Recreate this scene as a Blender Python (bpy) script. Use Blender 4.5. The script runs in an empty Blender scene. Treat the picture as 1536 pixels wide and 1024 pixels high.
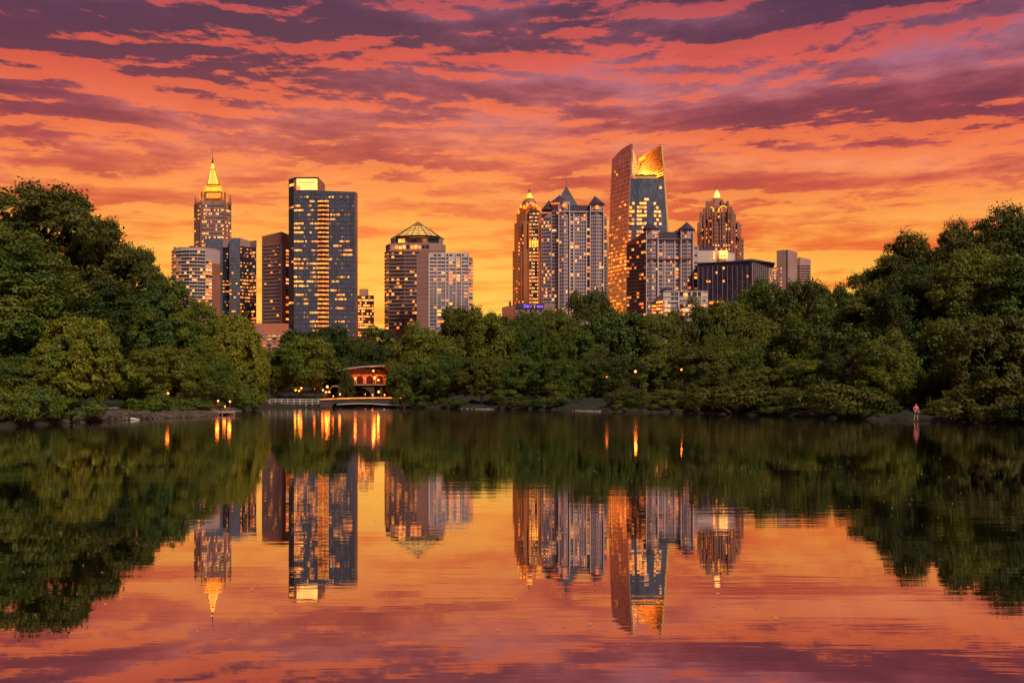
import bpy, math, random
import numpy as np
from mathutils import Vector, Matrix

# ------------------------------------------------------------------ camera, world, key light
F = 1493.33; HZ = 578.0; CH = 3.0            # focal length in photo pixels, horizon row, eye height
S = bpy.context.scene
COL = S.collection
cam = bpy.data.cameras.new('camera'); camo = bpy.data.objects.new('camera', cam); COL.objects.link(camo)
cam.sensor_width = 36; cam.lens = 35; cam.clip_start = .1; cam.clip_end = 20000
cam.shift_y = (HZ - 512) / 1536.0
camo.location = (0, 0, CH); camo.rotation_euler = (math.radians(90), 0, 0)
S.camera = camo
S.view_settings.view_transform = 'Standard'; S.view_settings.look = 'None'
S.view_settings.exposure = 0; S.view_settings.gamma = 1
S.cycles.use_denoising = True
S.cycles.max_bounces = 6; S.cycles.diffuse_bounces = 2; S.cycles.glossy_bounces = 3
S.cycles.transmission_bounces = 2; S.cycles.transparent_max_bounces = 4
S.cycles.sample_clamp_indirect = 6

def lin(c):
    return tuple(((v / 255) / 12.92 if v <= 10 else (((v / 255) + .055) / 1.055) ** 2.4) for v in c) + (1,)

W = bpy.data.worlds.new('World'); S.world = W; W.use_nodes = True
nt = W.node_tree; nt.nodes.clear()
def nd(t, **k):
    n = nt.nodes.new(t)
    for a, v in k.items(): setattr(n, a, v)
    return n
def lk(a, b): nt.links.new(a, b)
def M(op, a, b=None, c=None, clamp=False):
    n = nd('ShaderNodeMath', operation=op, use_clamp=clamp)
    for i, v in enumerate((a, b, c)):
        if v is None: continue
        if isinstance(v, (int, float)): n.inputs[i].default_value = v
        else: lk(v, n.inputs[i])
    return n.outputs[0]
def ramp(fac, stops, interp='LINEAR'):
    n = nd('ShaderNodeValToRGB'); n.color_ramp.interpolation = interp
    e = n.color_ramp.elements
    while len(e) < len(stops): e.new(.5)
    for i, (p, c) in enumerate(stops):
        e[i].position = p; e[i].color = c
    lk(fac, n.inputs[0]); return n.outputs[0]
def sstep(v, a, b):
    n = nd('ShaderNodeMapRange', interpolation_type='SMOOTHSTEP')
    lk(v, n.inputs['Value']); n.inputs['From Min'].default_value = a; n.inputs['From Max'].default_value = b
    return n.outputs[0]
def mixc(f, a, b, mode='MIX'):
    n = nd('ShaderNodeMix', data_type='RGBA', blend_type=mode)
    for s, v in ((n.inputs[0], f), (n.inputs[6], a), (n.inputs[7], b)):
        if isinstance(v, (int, float)): s.default_value = v
        elif isinstance(v, tuple): s.default_value = v
        else: lk(v, s)
    return n.outputs[2]
tc = nd('ShaderNodeTexCoord'); sep = nd('ShaderNodeSeparateXYZ'); lk(tc.outputs['Generated'], sep.inputs[0])
dx, dy, dz = sep.outputs
el = M('MULTIPLY', M('ARCSINE', M('MAXIMUM', dz, 0.0)), 180 / math.pi / 45.0)    # 0..2, 1 = 45 degrees
inv = M('DIVIDE', 1.0, M('ADD', M('MAXIMUM', dz, 0.0), 0.13))
ca, sa = math.cos(math.radians(8)), math.sin(math.radians(8))
def cloud_coord(ddz, sx, sy, ox, warp):
    iv = M('DIVIDE', 1.0, M('ADD', M('MAXIMUM', M('ADD', dz, ddz), 0.0), 0.13))
    px = M('MULTIPLY', dx, iv); py = M('MULTIPLY', dy, iv)
    u = M('ADD', M('MULTIPLY', px, ca), M('MULTIPLY', py, -sa))
    v = M('ADD', M('MULTIPLY', px, sa), M('MULTIPLY', py, ca))
    v = M('ADD', v, M('MULTIPLY', M('POWER', M('ABSOLUTE', M('ADD', dx, -.1)), 2.0), 1.1)) if warp else v
    cb = nd('ShaderNodeCombineXYZ'); lk(M('MULTIPLY_ADD', u, sx, ox), cb.inputs[0]); lk(M('MULTIPLY', v, sy), cb.inputs[1])
    return cb.outputs[0]
def noise(vec, scale, detail, rough, dist=0.0, lac=2.0):
    n = nd('ShaderNodeTexNoise'); lk(vec, n.inputs['Vector'])
    n.inputs['Scale'].default_value = scale; n.inputs['Detail'].default_value = detail
    n.inputs['Roughness'].default_value = rough; n.inputs['Distortion'].default_value = dist
    return n.outputs['Fac']
CX = 3.7
na = noise(cloud_coord(0.0, .60, 1.45, CX, True), 1.75, 11, .61, .25)
nb = noise(cloud_coord(0.010, .60, 1.45, CX, True), 1.75, 11, .61, .25)
nf = noise(cloud_coord(0.0, 1.0, 1.15, 9.1, True), 5.5, 9, .66, .15)
nb2 = noise(cloud_coord(0.006, 1.0, 1.15, 9.1, True), 5.5, 9, .66, .15)
nm = noise(cloud_coord(0.0, .5, .8, 21.3, True), 1.1, 5, .55, .1)
relf = M('SUBTRACT', nb2, nf)
d0 = M('ADD', M('ADD', M('ADD', M('MULTIPLY', na, .72), .14), M('MULTIPLY', M('SUBTRACT', nf, .5), .24)), M('ADD', M('MULTIPLY', M('SUBTRACT', nm, .5), .55), M('SUBTRACT', M('MULTIPLY', sstep(el, .10, .36), .115), .055)))
relief = M('SUBTRACT', nb, na)
cov = sstep(d0, .37, .62)
thick = sstep(d0, .44, .66)
edge = M('MULTIPLY', sstep(M('ADD', M('MULTIPLY', relief, 1.0), M('MULTIPLY', relf, .32)), .0, .042), sstep(d0, .37, .50))
# colours by elevation (el/45deg), pulled lower and so brighter towards the place where the sun went down
gx = M('MULTIPLY', M('ADD', dx, .07), 2.3)
glow = M('POWER', 2.718, M('MULTIPLY', M('MULTIPLY', gx, gx), -1.0))
el = M('MAXIMUM', M('SUBTRACT', M('ADD', el, M('MULTIPLY', M('SUBTRACT', nf, .5), .05)), M('MULTIPLY', M('SUBTRACT', glow, .45), .036)), 0.0)
def E(d): return d / 45.0
bg = ramp(el, [(0, lin((255, 204, 84))), (E(5), lin((255, 192, 74))), (E(8.5), lin((255, 172, 72))), (E(11.5), lin((255, 150, 92))),
               (E(14), lin((224, 130, 120))), (E(17), lin((176, 110, 132))), (E(20), lin((150, 98, 126))), (1, lin((112, 84, 116)))])
dk = ramp(el, [(0, lin((252, 150, 50))), (E(5), lin((246, 128, 44))), (E(8), lin((226, 92, 46))), (E(11.5), lin((176, 68, 62))),
               (E(14.5), lin((128, 56, 72))), (E(18), lin((96, 52, 74))), (E(22), lin((72, 48, 76))), (1, lin((74, 56, 84)))])
md = ramp(el, [(0, lin((255, 172, 54))), (E(5), lin((255, 150, 46))), (E(8), lin((252, 120, 50))), (E(12), lin((222, 92, 72))),
               (E(15), lin((180, 78, 86))), (E(19), lin((128, 68, 92))), (E(24), lin((96, 60, 88))), (1, lin((92, 68, 98)))])
lt = ramp(el, [(0, lin((255, 205, 84))), (E(6), lin((255, 186, 74))), (E(9.5), lin((255, 156, 70))), (E(13), lin((255, 124, 66))),
               (E(17), lin((238, 92, 66))), (E(21), lin((190, 78, 86))), (E(28), lin((140, 84, 112))), (1, lin((120, 90, 120)))])
sky = mixc(cov, bg, md); sky = mixc(thick, sky, dk); sky = mixc(M('MULTIPLY', edge, .74), sky, lt)
# the sky away from the sunset: dusky slate and lavender
bk = ramp(el, [(0, lin((140, 102, 108))), (E(10), lin((124, 100, 122))), (E(25), lin((128, 112, 146))), (1, lin((124, 110, 150)))])
bkc = mixc(thick, bk, lin((92, 78, 104)))
fr = sstep(dy, -.85, .35)
sky = mixc(fr, bkc, sky)
# a little of the physical dusk sky underneath
nish = nd('ShaderNodeTexSky', sky_type='NISHITA'); nish.sun_disc = False
SUN_EL, SUN_AZ = math.radians(4.0), math.radians(-8.0)
nish.sun_elevation = SUN_EL; nish.sun_rotation = SUN_AZ
bgA = nd('ShaderNodeBackground'); lk(sky, bgA.inputs[0]); bgA.inputs[1].default_value = .97
bgB = nd('ShaderNodeBackground'); lk(nish.outputs[0], bgB.inputs[0]); bgB.inputs[1].default_value = .004
ad = nd('ShaderNodeAddShader'); lk(bgA.outputs[0], ad.inputs[0]); lk(bgB.outputs[0], ad.inputs[1])
wo = nd('ShaderNodeOutputWorld'); lk(ad.outputs[0], wo.inputs[0])

sl = bpy.data.lights.new('key_light', 'SUN'); sl.energy = 3.1; sl.angle = math.radians(12); sl.color = (1.0, .82, .54)
so = bpy.data.objects.new('key_light', sl); COL.objects.link(so)
# key light added to model the foliage, from high behind the viewer, slightly right
so.rotation_euler = Vector((-.36, .62, -.70)).to_track_quat('-Z', 'Y').to_euler()

# ------------------------------------------------------------------ helpers
rnd = random.Random(7)
def X(px, D): return (px - 768.0) * D / F
def Z(py, D): return CH + (HZ - py) * D / F
MATS = {}
def mat(name, col, rough=.7, metal=0.0, em=None, es=0.0, var=.18, vscale=.25, spec=.5, panel=None, bump=0):
    if name in MATS: return MATS[name]
    m = bpy.data.materials.new(name); m.use_nodes = True; t = m.node_tree
    b = t.nodes['Principled BSDF']
    b.inputs['Roughness'].default_value = rough; b.inputs['Metallic'].default_value = metal
    b.inputs['Specular IOR Level'].default_value = spec
    c = tuple(col) + (1,)
    tcn = t.nodes.new('ShaderNodeTexCoord')
    if em is None:
        mx = t.nodes.new('ShaderNodeMix'); mx.data_type = 'RGBA'
        mx.inputs[6].default_value = tuple(v * (1 - var) for v in col) + (1,)
        mx.inputs[7].default_value = tuple(min(1, v * (1 + var)) for v in col) + (1,)
        if panel:
            mp = t.nodes.new('ShaderNodeVectorMath'); mp.operation = 'DIVIDE'; mp.inputs[1].default_value = panel
            fl = t.nodes.new('ShaderNodeVectorMath'); fl.operation = 'FLOOR'
            wn = t.nodes.new('ShaderNodeTexWhiteNoise'); wn.noise_dimensions = '3D'
            t.links.new(tcn.outputs['Object'], mp.inputs[0]); t.links.new(mp.outputs[0], fl.inputs[0])
            t.links.new(fl.outputs[0], wn.inputs[0]); t.links.new(wn.outputs[0], mx.inputs[0])
        else:
            n = t.nodes.new('ShaderNodeTexNoise'); n.inputs['Scale'].default_value = vscale; n.inputs['Detail'].default_value = 5
            t.links.new(tcn.outputs['Object'], n.inputs[0])
            r = t.nodes.new('ShaderNodeMapRange'); r.inputs[1].default_value = .3; r.inputs[2].default_value = .7
            t.links.new(n.outputs[0], r.inputs[0]); t.links.new(r.outputs[0], mx.inputs[0])
            if bump:
                bp = t.nodes.new('ShaderNodeBump'); bp.inputs['Distance'].default_value = bump
                n2 = t.nodes.new('ShaderNodeTexNoise'); n2.inputs['Scale'].default_value = vscale * 6; n2.inputs['Detail'].default_value = 4
                t.links.new(tcn.outputs['Object'], n2.inputs[0]); t.links.new(n2.outputs[0], bp.inputs['Height'])
                t.links.new(bp.outputs[0], b.inputs['Normal'])
        t.links.new(mx.outputs[2], b.inputs['Base Color'])
    else:
        b.inputs['Base Color'].default_value = c
        b.inputs['Emission Color'].default_value = tuple(em) + (1,)
        n = t.nodes.new('ShaderNodeTexNoise'); n.inputs['Scale'].default_value = vscale * 2; n.inputs['Detail'].default_value = 3
        t.links.new(tcn.outputs['Object'], n.inputs[0])
        r = t.nodes.new('ShaderNodeMapRange'); r.inputs[1].default_value = .3; r.inputs[2].default_value = .7
        r.inputs[3].default_value = es * (1 - var * 2); r.inputs[4].default_value = es * (1 + var)
        t.links.new(n.outputs[0], r.inputs[0]); t.links.new(r.outputs[0], b.inputs['Emission Strength'])
        m.cycles.emission_sampling = 'NONE'
    MATS[name] = m; return m

class MB:
    def __init__(s): s.v = []; s.f = []; s.m = []; s.mats = []
    def mi(s, m):
        if m not in s.mats: s.mats.append(m)
        return s.mats.index(m)
    def add(s, vs, fs, m=None):
        o = len(s.v); s.v += [tuple(v) for v in vs]; k = s.mi(m) if m else 0
        for f in fs: s.f.append([i + o for i in f]); s.m.append(k)
    def box(s, x0, x1, y0, y1, z0, z1, m=None):
        s.add([(x0, y0, z0), (x1, y0, z0), (x1, y1, z0), (x0, y1, z0), (x0, y0, z1), (x1, y0, z1), (x1, y1, z1), (x0, y1, z1)],
              [(0, 3, 2, 1), (4, 5, 6, 7), (0, 1, 5, 4), (1, 2, 6, 5), (2, 3, 7, 6), (3, 0, 4, 7)], m)
    def prism(s, pts, z0, z1, m=None, top=None, z1s=None, cap=True):
        n = len(pts); top = top or pts; z1s = z1s or [z1] * n
        s.add([(x, y, z0) for x, y in pts] + [(p[0], p[1], z) for p, z in zip(top, z1s)],
              [(i, (i + 1) % n, n + (i + 1) % n, n + i) for i in range(n)] + ([tuple(range(n))[::-1], tuple(range(n, 2 * n))] if cap else []), m)
    def cone(s, pts, z0, apex, m=None):
        n = len(pts)
        s.add([(x, y, z0) for x, y in pts] + [apex], [(i, (i + 1) % n, n) for i in range(n)] + [tuple(range(n))[::-1]], m)
    def tube(s, path, rad, k=8, m=None):
        vs = []; fs = []
        for i, (p, r) in enumerate(zip(path, rad)):
            p = Vector(p); a = Vector(path[max(i - 1, 0)]); b = Vector(path[min(i + 1, len(path) - 1)])
            d = (b - a).normalized(); u = d.cross(Vector((.13, .97, .2))).normalized(); w = d.cross(u)
            for j in range(k):
                t = 2 * math.pi * j / k; vs.append(p + u * (math.cos(t) * r) + w * (math.sin(t) * r))
        for i in range(len(path) - 1):
            for j in range(k):
                fs.append((i * k + j, i * k + (j + 1) % k, (i + 1) * k + (j + 1) % k, (i + 1) * k + j))
        fs.append(tuple(range(k))[::-1]); fs.append(tuple(range((len(path) - 1) * k, len(path) * k)))
        s.add(vs, fs, m)
    def lathe(s, cx, cy, prof, k=12, m=None, rot=0):
        vs = []; fs = []
        for r, z in prof:
            for j in range(k):
                t = 2 * math.pi * j / k + rot; vs.append((cx + r * math.cos(t), cy + r * math.sin(t), z))
        for i in range(len(prof) - 1):
            for j in range(k): fs.append((i * k + j, i * k + (j + 1) % k, (i + 1) * k + (j + 1) % k, (i + 1) * k + j))
        fs.append(tuple(range(k))[::-1]); fs.append(tuple(range((len(prof) - 1) * k, len(prof) * k)))
        s.add(vs, fs, m)
    def obj(s, name, m=None, parent=None, origin=(0, 0, 0), smooth=False):
        me = bpy.data.meshes.new(name)
        ox, oy, oz = origin
        me.from_pydata([(a - ox, b - oy, c - oz) for a, b, c in s.v], [], s.f)
        ms = s.mats if s.mats else [m]
        for q in ms: me.materials.append(q)
        if len(ms) > 1: me.polygons.foreach_set('material_index', s.m)
        if smooth: me.polygons.foreach_set('use_smooth', [True] * len(me.polygons))
        me.update()
        o = bpy.data.objects.new(name, me); COL.objects.link(o)
        if parent: o.parent = parent
        return o

def tag(o, label=None, cat=None, group=None, kind=None):
    if label: o['label'] = label
    if cat: o['category'] = cat
    if group: o['group'] = group
    if kind: o['kind'] = kind
    return o
def empty(name, loc, label, cat, group=None):
    o = bpy.data.objects.new(name, None); COL.objects.link(o); o.location = loc; o.empty_display_size = .5
    return tag(o, label, cat, group)

# ------------------------------------------------------------------ materials
LIT = [mat('window_glow_yellow', (.3, .2, .1), em=(1, .32, .034), es=2.6, var=.3), mat('window_glow_amber', (.3, .2, .1), em=(1, .18, .015), es=2.0, var=.3),
       mat('window_glow_dim', (.2, .15, .1), em=(.9, .30, .09), es=.5, var=.3), mat('window_glow_pale', (.3, .25, .2), em=(1, .36, .09), es=2.3, var=.3)]
G_DARK = mat('dark_window_glass', (.035, .038, .055), .12, 0, spec=.8, var=.5, vscale=.1)
G_BLUE = mat('slate_curtain_glass', (.15, .165, .235), .16, .35, spec=.8, var=.28, panel=(1.6, 1.6, 3.5))
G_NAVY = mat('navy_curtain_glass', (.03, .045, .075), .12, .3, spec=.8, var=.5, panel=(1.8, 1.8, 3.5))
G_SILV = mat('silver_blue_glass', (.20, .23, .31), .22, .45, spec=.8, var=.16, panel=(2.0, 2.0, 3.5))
G_PURP = mat('purple_black_glass', (.035, .025, .05), .14, .25, spec=.7, var=.45, panel=(2.2, 2.2, 3.6))
M_MAUVE = mat('mauve_stone', (.36, .21, .20), .75, var=.15, vscale=.08)
M_BROWN = mat('red_brown_granite', (.34, .13, .095), .45, var=.2, vscale=.08)
M_RUST = mat('polished_rust_granite', (.62, .22, .09), .38, .45, var=.2, vscale=.06)
M_PINK = mat('pink_precast', (.50, .26, .24), .6, var=.1, vscale=.05)
M_LILAC = mat('lilac_grey_precast', (.47, .33, .37), .7, var=.1, vscale=.06)
M_WHITE = mat('pale_concrete', (.66, .50, .50), .7, var=.1, vscale=.08)
M_CREAM = mat('balcony_white', (.74, .56, .52), .7, var=.12, vscale=.3)
M_TERRA = mat('terracotta_precast', (.55, .17, .10), .6, var=.1, vscale=.08)
M_SLATE = mat('slate_roof', (.062, .044, .080), .5, var=.25, vscale=.3)
M_COPPER = mat('copper_roof', (.40, .17, .09), .4, .3, var=.2, vscale=.3)
M_METAL = mat('dark_metal', (.05, .045, .05), .4, .6, var=.2)
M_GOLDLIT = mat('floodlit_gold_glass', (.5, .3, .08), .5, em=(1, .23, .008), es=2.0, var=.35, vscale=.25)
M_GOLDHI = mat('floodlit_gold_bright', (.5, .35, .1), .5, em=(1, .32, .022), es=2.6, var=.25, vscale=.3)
M_LOUVRE = mat('gold_louvre_metal', (.80, .46, .12), .8, 0, var=.15, vscale=.2)
M_PANELLIT = mat('backlit_sign_panel', (.6, .5, .3), .5, em=(1, .42, .075), es=2.2, var=.12, vscale=.1)
M_VIOLET = mat('violet_neon', (.3, .2, .8), .5, em=(.22, .10, 1.0), es=2.2, var=.1)
M_RAIL = mat('pale_railing_paint', (.55, .50, .52), .6, var=.15, vscale=2)
M_DECK = mat('weathered_deck', (.26, .18, .14), .8, var=.25, vscale=1.5)
M_PLASTER = mat('warm_plaster', (.55, .28, .15), .8, var=.15, vscale=.8)
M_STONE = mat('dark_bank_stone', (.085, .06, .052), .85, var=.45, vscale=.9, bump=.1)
M_GLOBE = mat('lamp_globe', (.8, .6, .4), .5, em=(1, .165, .018), es=4.2, var=.05)
M_GLOBEY = mat('lamp_globe_yellow', (.8, .7, .4), .5, em=(1, .45, .035), es=2.2, var=.05)
M_BARK = mat('bark', (.075, .052, .04), .9, var=.35, vscale=1.2, bump=.06)

def leaf_mat(name, a, b, c, big=.16):
    m = bpy.data.materials.new(name); m.use_nodes = True; t = m.node_tree; t.nodes.clear()
    N = t.nodes.new; L = t.links.new
    tcn = N('ShaderNodeTexCoord'); n1 = N('ShaderNodeTexNoise'); n1.inputs['Scale'].default_value = big; n1.inputs['Detail'].default_value = 2
    n2 = N('ShaderNodeTexNoise'); n2.inputs['Scale'].default_value = 2.2; n2.inputs['Detail'].default_value = 3
    L(tcn.outputs['Object'], n1.inputs[0]); L(tcn.outputs['Object'], n2.inputs[0])
    oi = N('ShaderNodeObjectInfo')
    s1 = N('ShaderNodeMath'); s1.operation = 'MULTIPLY_ADD'; L(n2.outputs[0], s1.inputs[0]); s1.inputs[1].default_value = .6; L(n1.outputs[0], s1.inputs[2])
    s2 = N('ShaderNodeMath'); s2.operation = 'MULTIPLY_ADD'; L(oi.outputs['Random'], s2.inputs[0]); s2.inputs[1].default_value = .32; L(s1.outputs[0], s2.inputs[2])
    r = N('ShaderNodeValToRGB'); e = r.color_ramp.elements
    e[0].position = .62; e[0].color = a + (1,); e[1].position = 1.0; e[1].color = c + (1,); k = e.new(.84); k.color = b + (1,)
    L(s2.outputs[0], r.inputs[0])
    p = N('ShaderNodeBsdfPrincipled'); p.inputs['Roughness'].default_value = .55; p.inputs['Specular IOR Level'].default_value = .35
    tr = N('ShaderNodeBsdfTranslucent'); mx = N('ShaderNodeMixShader'); mx.inputs[0].default_value = .22
    L(r.outputs[0], p.inputs['Base Color']); L(r.outputs[0], tr.inputs[0])
    L(p.outputs[0], mx.inputs[1]); L(tr.outputs[0], mx.inputs[2])
    o = N('ShaderNodeOutputMaterial'); L(mx.outputs[0], o.inputs[0]); return m
LEAF = {'dark': leaf_mat('dark_oak_leaves', (.022, .044, .008), (.048, .074, .009), (.10, .10, .011)),
        'green': leaf_mat('green_leaves', (.034, .074, .012), (.068, .115, .014), (.14, .15, .014)),
        'olive': leaf_mat('olive_leaves', (.044, .082, .010), (.082, .125, .012), (.15, .17, .013)),
        'yellow': leaf_mat('yellowing_leaves', (.056, .10, .010), (.11, .15, .012), (.21, .20, .013))}

# ------------------------------------------------------------------ shore, ground, water
SH = [(-400, 655), (-200, 646), (0, 641), (60, 637), (110, 634), (150, 632), (200, 629), (250, 627), (300, 625), (350, 620.5), (385, 613), (450, 611.5), (600, 611),
      (720, 613.5), (820, 614.5), (900, 617), (960, 618), (1060, 620), (1150, 623), (1250, 627), (1330, 630), (1420, 632), (1536, 637), (1700, 642), (1900, 652)]
def shore_D(px):
    y = float(np.interp(px, [a for a, _ in SH], [b for _, b in SH])); return CH * F / (y - HZ)
rg = np.random.default_rng(3)
ang = np.concatenate([np.arange(-180, -41, 3.0), np.arange(-41, 41, .2), np.arange(41, 180, 3.0)])
off = [-2.5, -.6, 0, .4, 1.2, 3, 6, 11, 18, 30, 60, 140, 400, 1200, 5000]
zz = [-1.2, -.35, -.04, .16, .33, .48, .6, .72, .85, 1.3, 2.2, 3, 4, 5, 5]
prof = []
for a in ang:
    ar = math.radians(a)
    if abs(a) < 44:
        D = shore_D(768 + F * math.tan(ar)); R = D / math.cos(ar)
        R += .5 * math.sin(a * 3.1) + .35 * math.sin(a * 9.7 + 1) + .2 * math.sin(a * 27)
    else:
        R = 95 + (9 - 95) * min(1, (abs(a) - 44) / 70.0) ** .6
    prof.append((ar, R))
vs = []; ring = len(off)
for ar, R in prof:
    for o_, z_ in zip(off, zz):
        r = R + o_; jz = rg.normal() * (.05 if o_ > 0 else 0) * min(3, 1 + o_ / 8) if o_ < 300 else 0
        vs.append((math.sin(ar) * r, math.cos(ar) * r, z_ + jz))
fs = []
n = len(prof)
for i in range(n):
    for k in range(ring - 1):
        a0 = i * ring + k; b0 = ((i + 1) % n) * ring + k
        fs.append((a0, b0, b0 + 1, a0 + 1))
g = MB(); g.v = vs; g.f = fs
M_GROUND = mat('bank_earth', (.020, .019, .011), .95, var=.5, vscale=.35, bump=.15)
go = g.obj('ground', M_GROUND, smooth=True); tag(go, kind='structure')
go['label'] = 'dark earth and grass bank running round the lake'

wb = MB(); wv = [(0, 0, 0)] + [(math.sin(a) * (R + 1.2), math.cos(a) * (R + 1.2), 0) for a, R in prof]
wb.v = wv; wb.f = [(0, 1 + (i + 1) % n, 1 + i) for i in range(n)]
wm = bpy.data.materials.new('lake_water'); wm.use_nodes = True; t = wm.node_tree; t.nodes.clear()
def wn(tp, **k):
    q = t.nodes.new(tp)
    for a, v in k.items(): setattr(q, a, v)
    return q
geo = wn('ShaderNodeNewGeometry'); sp = wn('ShaderNodeSeparateXYZ'); t.links.new(geo.outputs['Position'], sp.inputs[0])
def wmap(sx, sy):
    q = wn('ShaderNodeVectorMath', operation='MULTIPLY'); q.inputs[1].default_value = (sx, sy, 1); t.links.new(geo.outputs['Position'], q.inputs[0]); return q.outputs[0]
def wnoise(v, s, d, r=.5):
    q = wn('ShaderNodeTexNoise'); q.inputs['Scale'].default_value = s; q.inputs['Detail'].default_value = d; q.inputs['Roughness'].default_value = r
    t.links.new(v, q.inputs['Vector']); return q.outputs[0]
def wr(v, a, b, c, d):
    q = wn('ShaderNodeMapRange'); t.links.new(v, q.inputs[0])
    for i, x in enumerate((a, b, c, d)): q.inputs[i + 1].default_value = x
    return q.outputs[0]
def wmth(op, a, b):
    q = wn('ShaderNodeMath', operation=op)
    for i, x in enumerate((a, b)):
        if isinstance(x, (int, float)): q.inputs[i].default_value = x
        else: t.links.new(x, q.inputs[i])
    return q.outputs[0]
h1 = wnoise(wmap(.22, 1.0), .8, 2)          # gentle swell
h2 = wnoise(wmap(.13, 1.0), 3.2, 3, .55)           # small ripples
patch = wr(wnoise(wmap(.02, .06), 1.0, 3), .42, .62, .35, 1.3)      # wind patches
calm = wr(sp.outputs[1], 5, 40, .42, 1.0)
hh = wmth('ADD', wmth('MULTIPLY', h1, .0040), wmth('MULTIPLY', h2, .0023))
hh = wmth('MULTIPLY', wmth('MULTIPLY', hh, patch), calm)
bp = wn('ShaderNodeBump'); bp.inputs['Strength'].default_value = 1; bp.inputs['Distance'].default_value = 1.0
t.links.new(hh, bp.inputs['Height'])
gl = wn('ShaderNodeBsdfGlossy', distribution='GGX'); gl.inputs['Color'].default_value = (1, .90, .89, 1)
t.links.new(wr(sp.outputs[1], 37, 62, .006, .088), gl.inputs['Roughness']); t.links.new(bp.outputs[0], gl.inputs['Normal'])
df = wn('ShaderNodeBsdfDiffuse'); df.inputs['Color'].default_value = (.006, .009, .005, 1)
fr_ = wn('ShaderNodeFresnel'); fr_.inputs[0].default_value = 1.33
fac = wmth('MINIMUM', wmth('ADD', wmth('MULTIPLY', fr_.outputs[0], .80), .42), .96)
mx = wn('ShaderNodeMixShader'); t.links.new(fac, mx.inputs[0]); t.links.new(df.outputs[0], mx.inputs[1]); t.links.new(gl.outputs[0], mx.inputs[2])
ou = wn('ShaderNodeOutputMaterial'); t.links.new(mx.outputs[0], ou.inputs[0])
wo_ = wb.obj('water', wm); tag(wo_, 'calm dark lake mirroring the sunset and the skyline', kind='structure')

# ------------------------------------------------------------------ towers
class Bld:
    def __init__(s, name, D, px, label, cat='tower', group=None):
        s.D = D; s.o = (X(px, D), D, 3.0); s.root = empty(name, s.o, label, cat, group); s.w = []
    def p(s, px, dd=0): return (X(px, s.D + dd), s.D + dd)
    def z(s, py, dd=0): return Z(py, s.D + dd)
    def ob(s, name, mb, m=None, parent=None, smooth=False):
        return mb.obj(name, m, s.root, s.o, smooth)
    def prism(s, name, pts, ytop, m, ybot=None, **k):
        mb = MB(); P = [s.p(*q) for q in pts]
        mb.prism(P, 3.0 if ybot is None else s.z(ybot), s.z(ytop), **k); return s.ob(name, mb, m)
    def quad(s, A, B, u0, u1, z0, z1, proud, m, pri, back=.1):
        ax, ay = A; bx, by = B; L = math.hypot(bx - ax, by - ay); nx, ny = (by - ay) / L, -(bx - ax) / L
        if ny > 0 and abs(ny) > .02 or (abs(ny) <= .02 and nx * ax > 0): nx, ny = -nx, -ny
        def q(u, d): return (ax + (bx - ax) * u + nx * d, ay + (by - ay) * u + ny * d)
        a0, a1, b0, b1 = q(u0, proud), q(u1, proud), q(u1, -back), q(u0, -back)
        v = [(*a0, z0), (*a1, z0), (*b0, z0), (*b1, z0), (*a0, z1), (*a1, z1), (*b0, z1), (*b1, z1)]
        f = [(0, 1, 5, 4), (1, 2, 6, 5), (3, 0, 4, 7), (4, 5, 6, 7), (0, 3, 2, 1)]
        if pri is None: return v, f
        s.w.append((pri, v, f, m))
    def wins(s, A, B, y0, y1, cols, rows, wf=.7, hf=.5, lit=.3, dark=True, proud=.14, mats=(0, 3, 1, 2), fn=None, m0=.02, m1=.02, dm=None, up=0):
        z1, z0 = s.z(y0), s.z(y1)
        for r in range(rows):
            ph = z0 + (z1 - z0) * r / rows; hh = (z1 - z0) / rows
            rowp = rnd.choice((.25, .6, 1.0, 1.0, 1.7))
            run = 0
            for c in range(cols):
                u0 = m0 + (1 - m0 - m1) * (c + .5 - wf / 2) / cols; u1 = m0 + (1 - m0 - m1) * (c + .5 + wf / 2) / cols
                k = None
                if fn: k = fn(c, r)
                elif rnd.random() < lit * rowp: k = rnd.choice(mats)
                if k == 'no': continue
                if k is None:
                    if not dark: continue
                    s.quad(A, B, u0, u1, ph + hh * (.5 - hf / 2), ph + hh * (.5 + hf / 2), proud, dm or G_DARK, 1 + rnd.random())
                else:
                    j = rnd.uniform(0, .3) * hf * (rnd.random() < .4)
                    s.quad(A, B, u0, u1, ph + hh * (.5 - hf / 2), ph + hh * (.5 + hf / 2 - j), proud + .05, LIT[k], rnd.random())
    def bands(s, name, A, B, y0, y1, rows, frac, proud, m, m0=0, m1=0):
        z1, z0 = s.z(y0), s.z(y1); mb = MB()
        for r in range(rows + 1):
            z = z0 + (z1 - z0) * r / rows; h = (z1 - z0) / rows * frac
            v, f = s.quad(A, B, m0, 1 - m1, z - h / 2, z + h / 2, proud, None, None, .1); mb.add(v, f)
        return s.ob(name, mb, m)
    def ribs(s, name, A, B, y0, y1, us, w, proud, m):
        mb = MB(); L = math.hypot(B[0] - A[0], B[1] - A[1])
        for u in us:
            v, f = s.quad(A, B, u - w / L / 2, u + w / L / 2, s.z(y1), s.z(y0), proud, None, None, .1); mb.add(v, f)
        return s.ob(name, mb, m)
    def finish(s, cap=100):
        s.w.sort(key=lambda q: q[0])
        for _, v, f, m in s.w[:cap]:
            mb = MB(); mb.add(v, f); s.ob('window', mb, m)
        if len(s.w) > cap:
            mb = MB()
            for _, v, f, m in s.w[cap:]: mb.add(v, f, m)
            o = s.ob('window', mb); o['kind'] = 'stuff'

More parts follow.
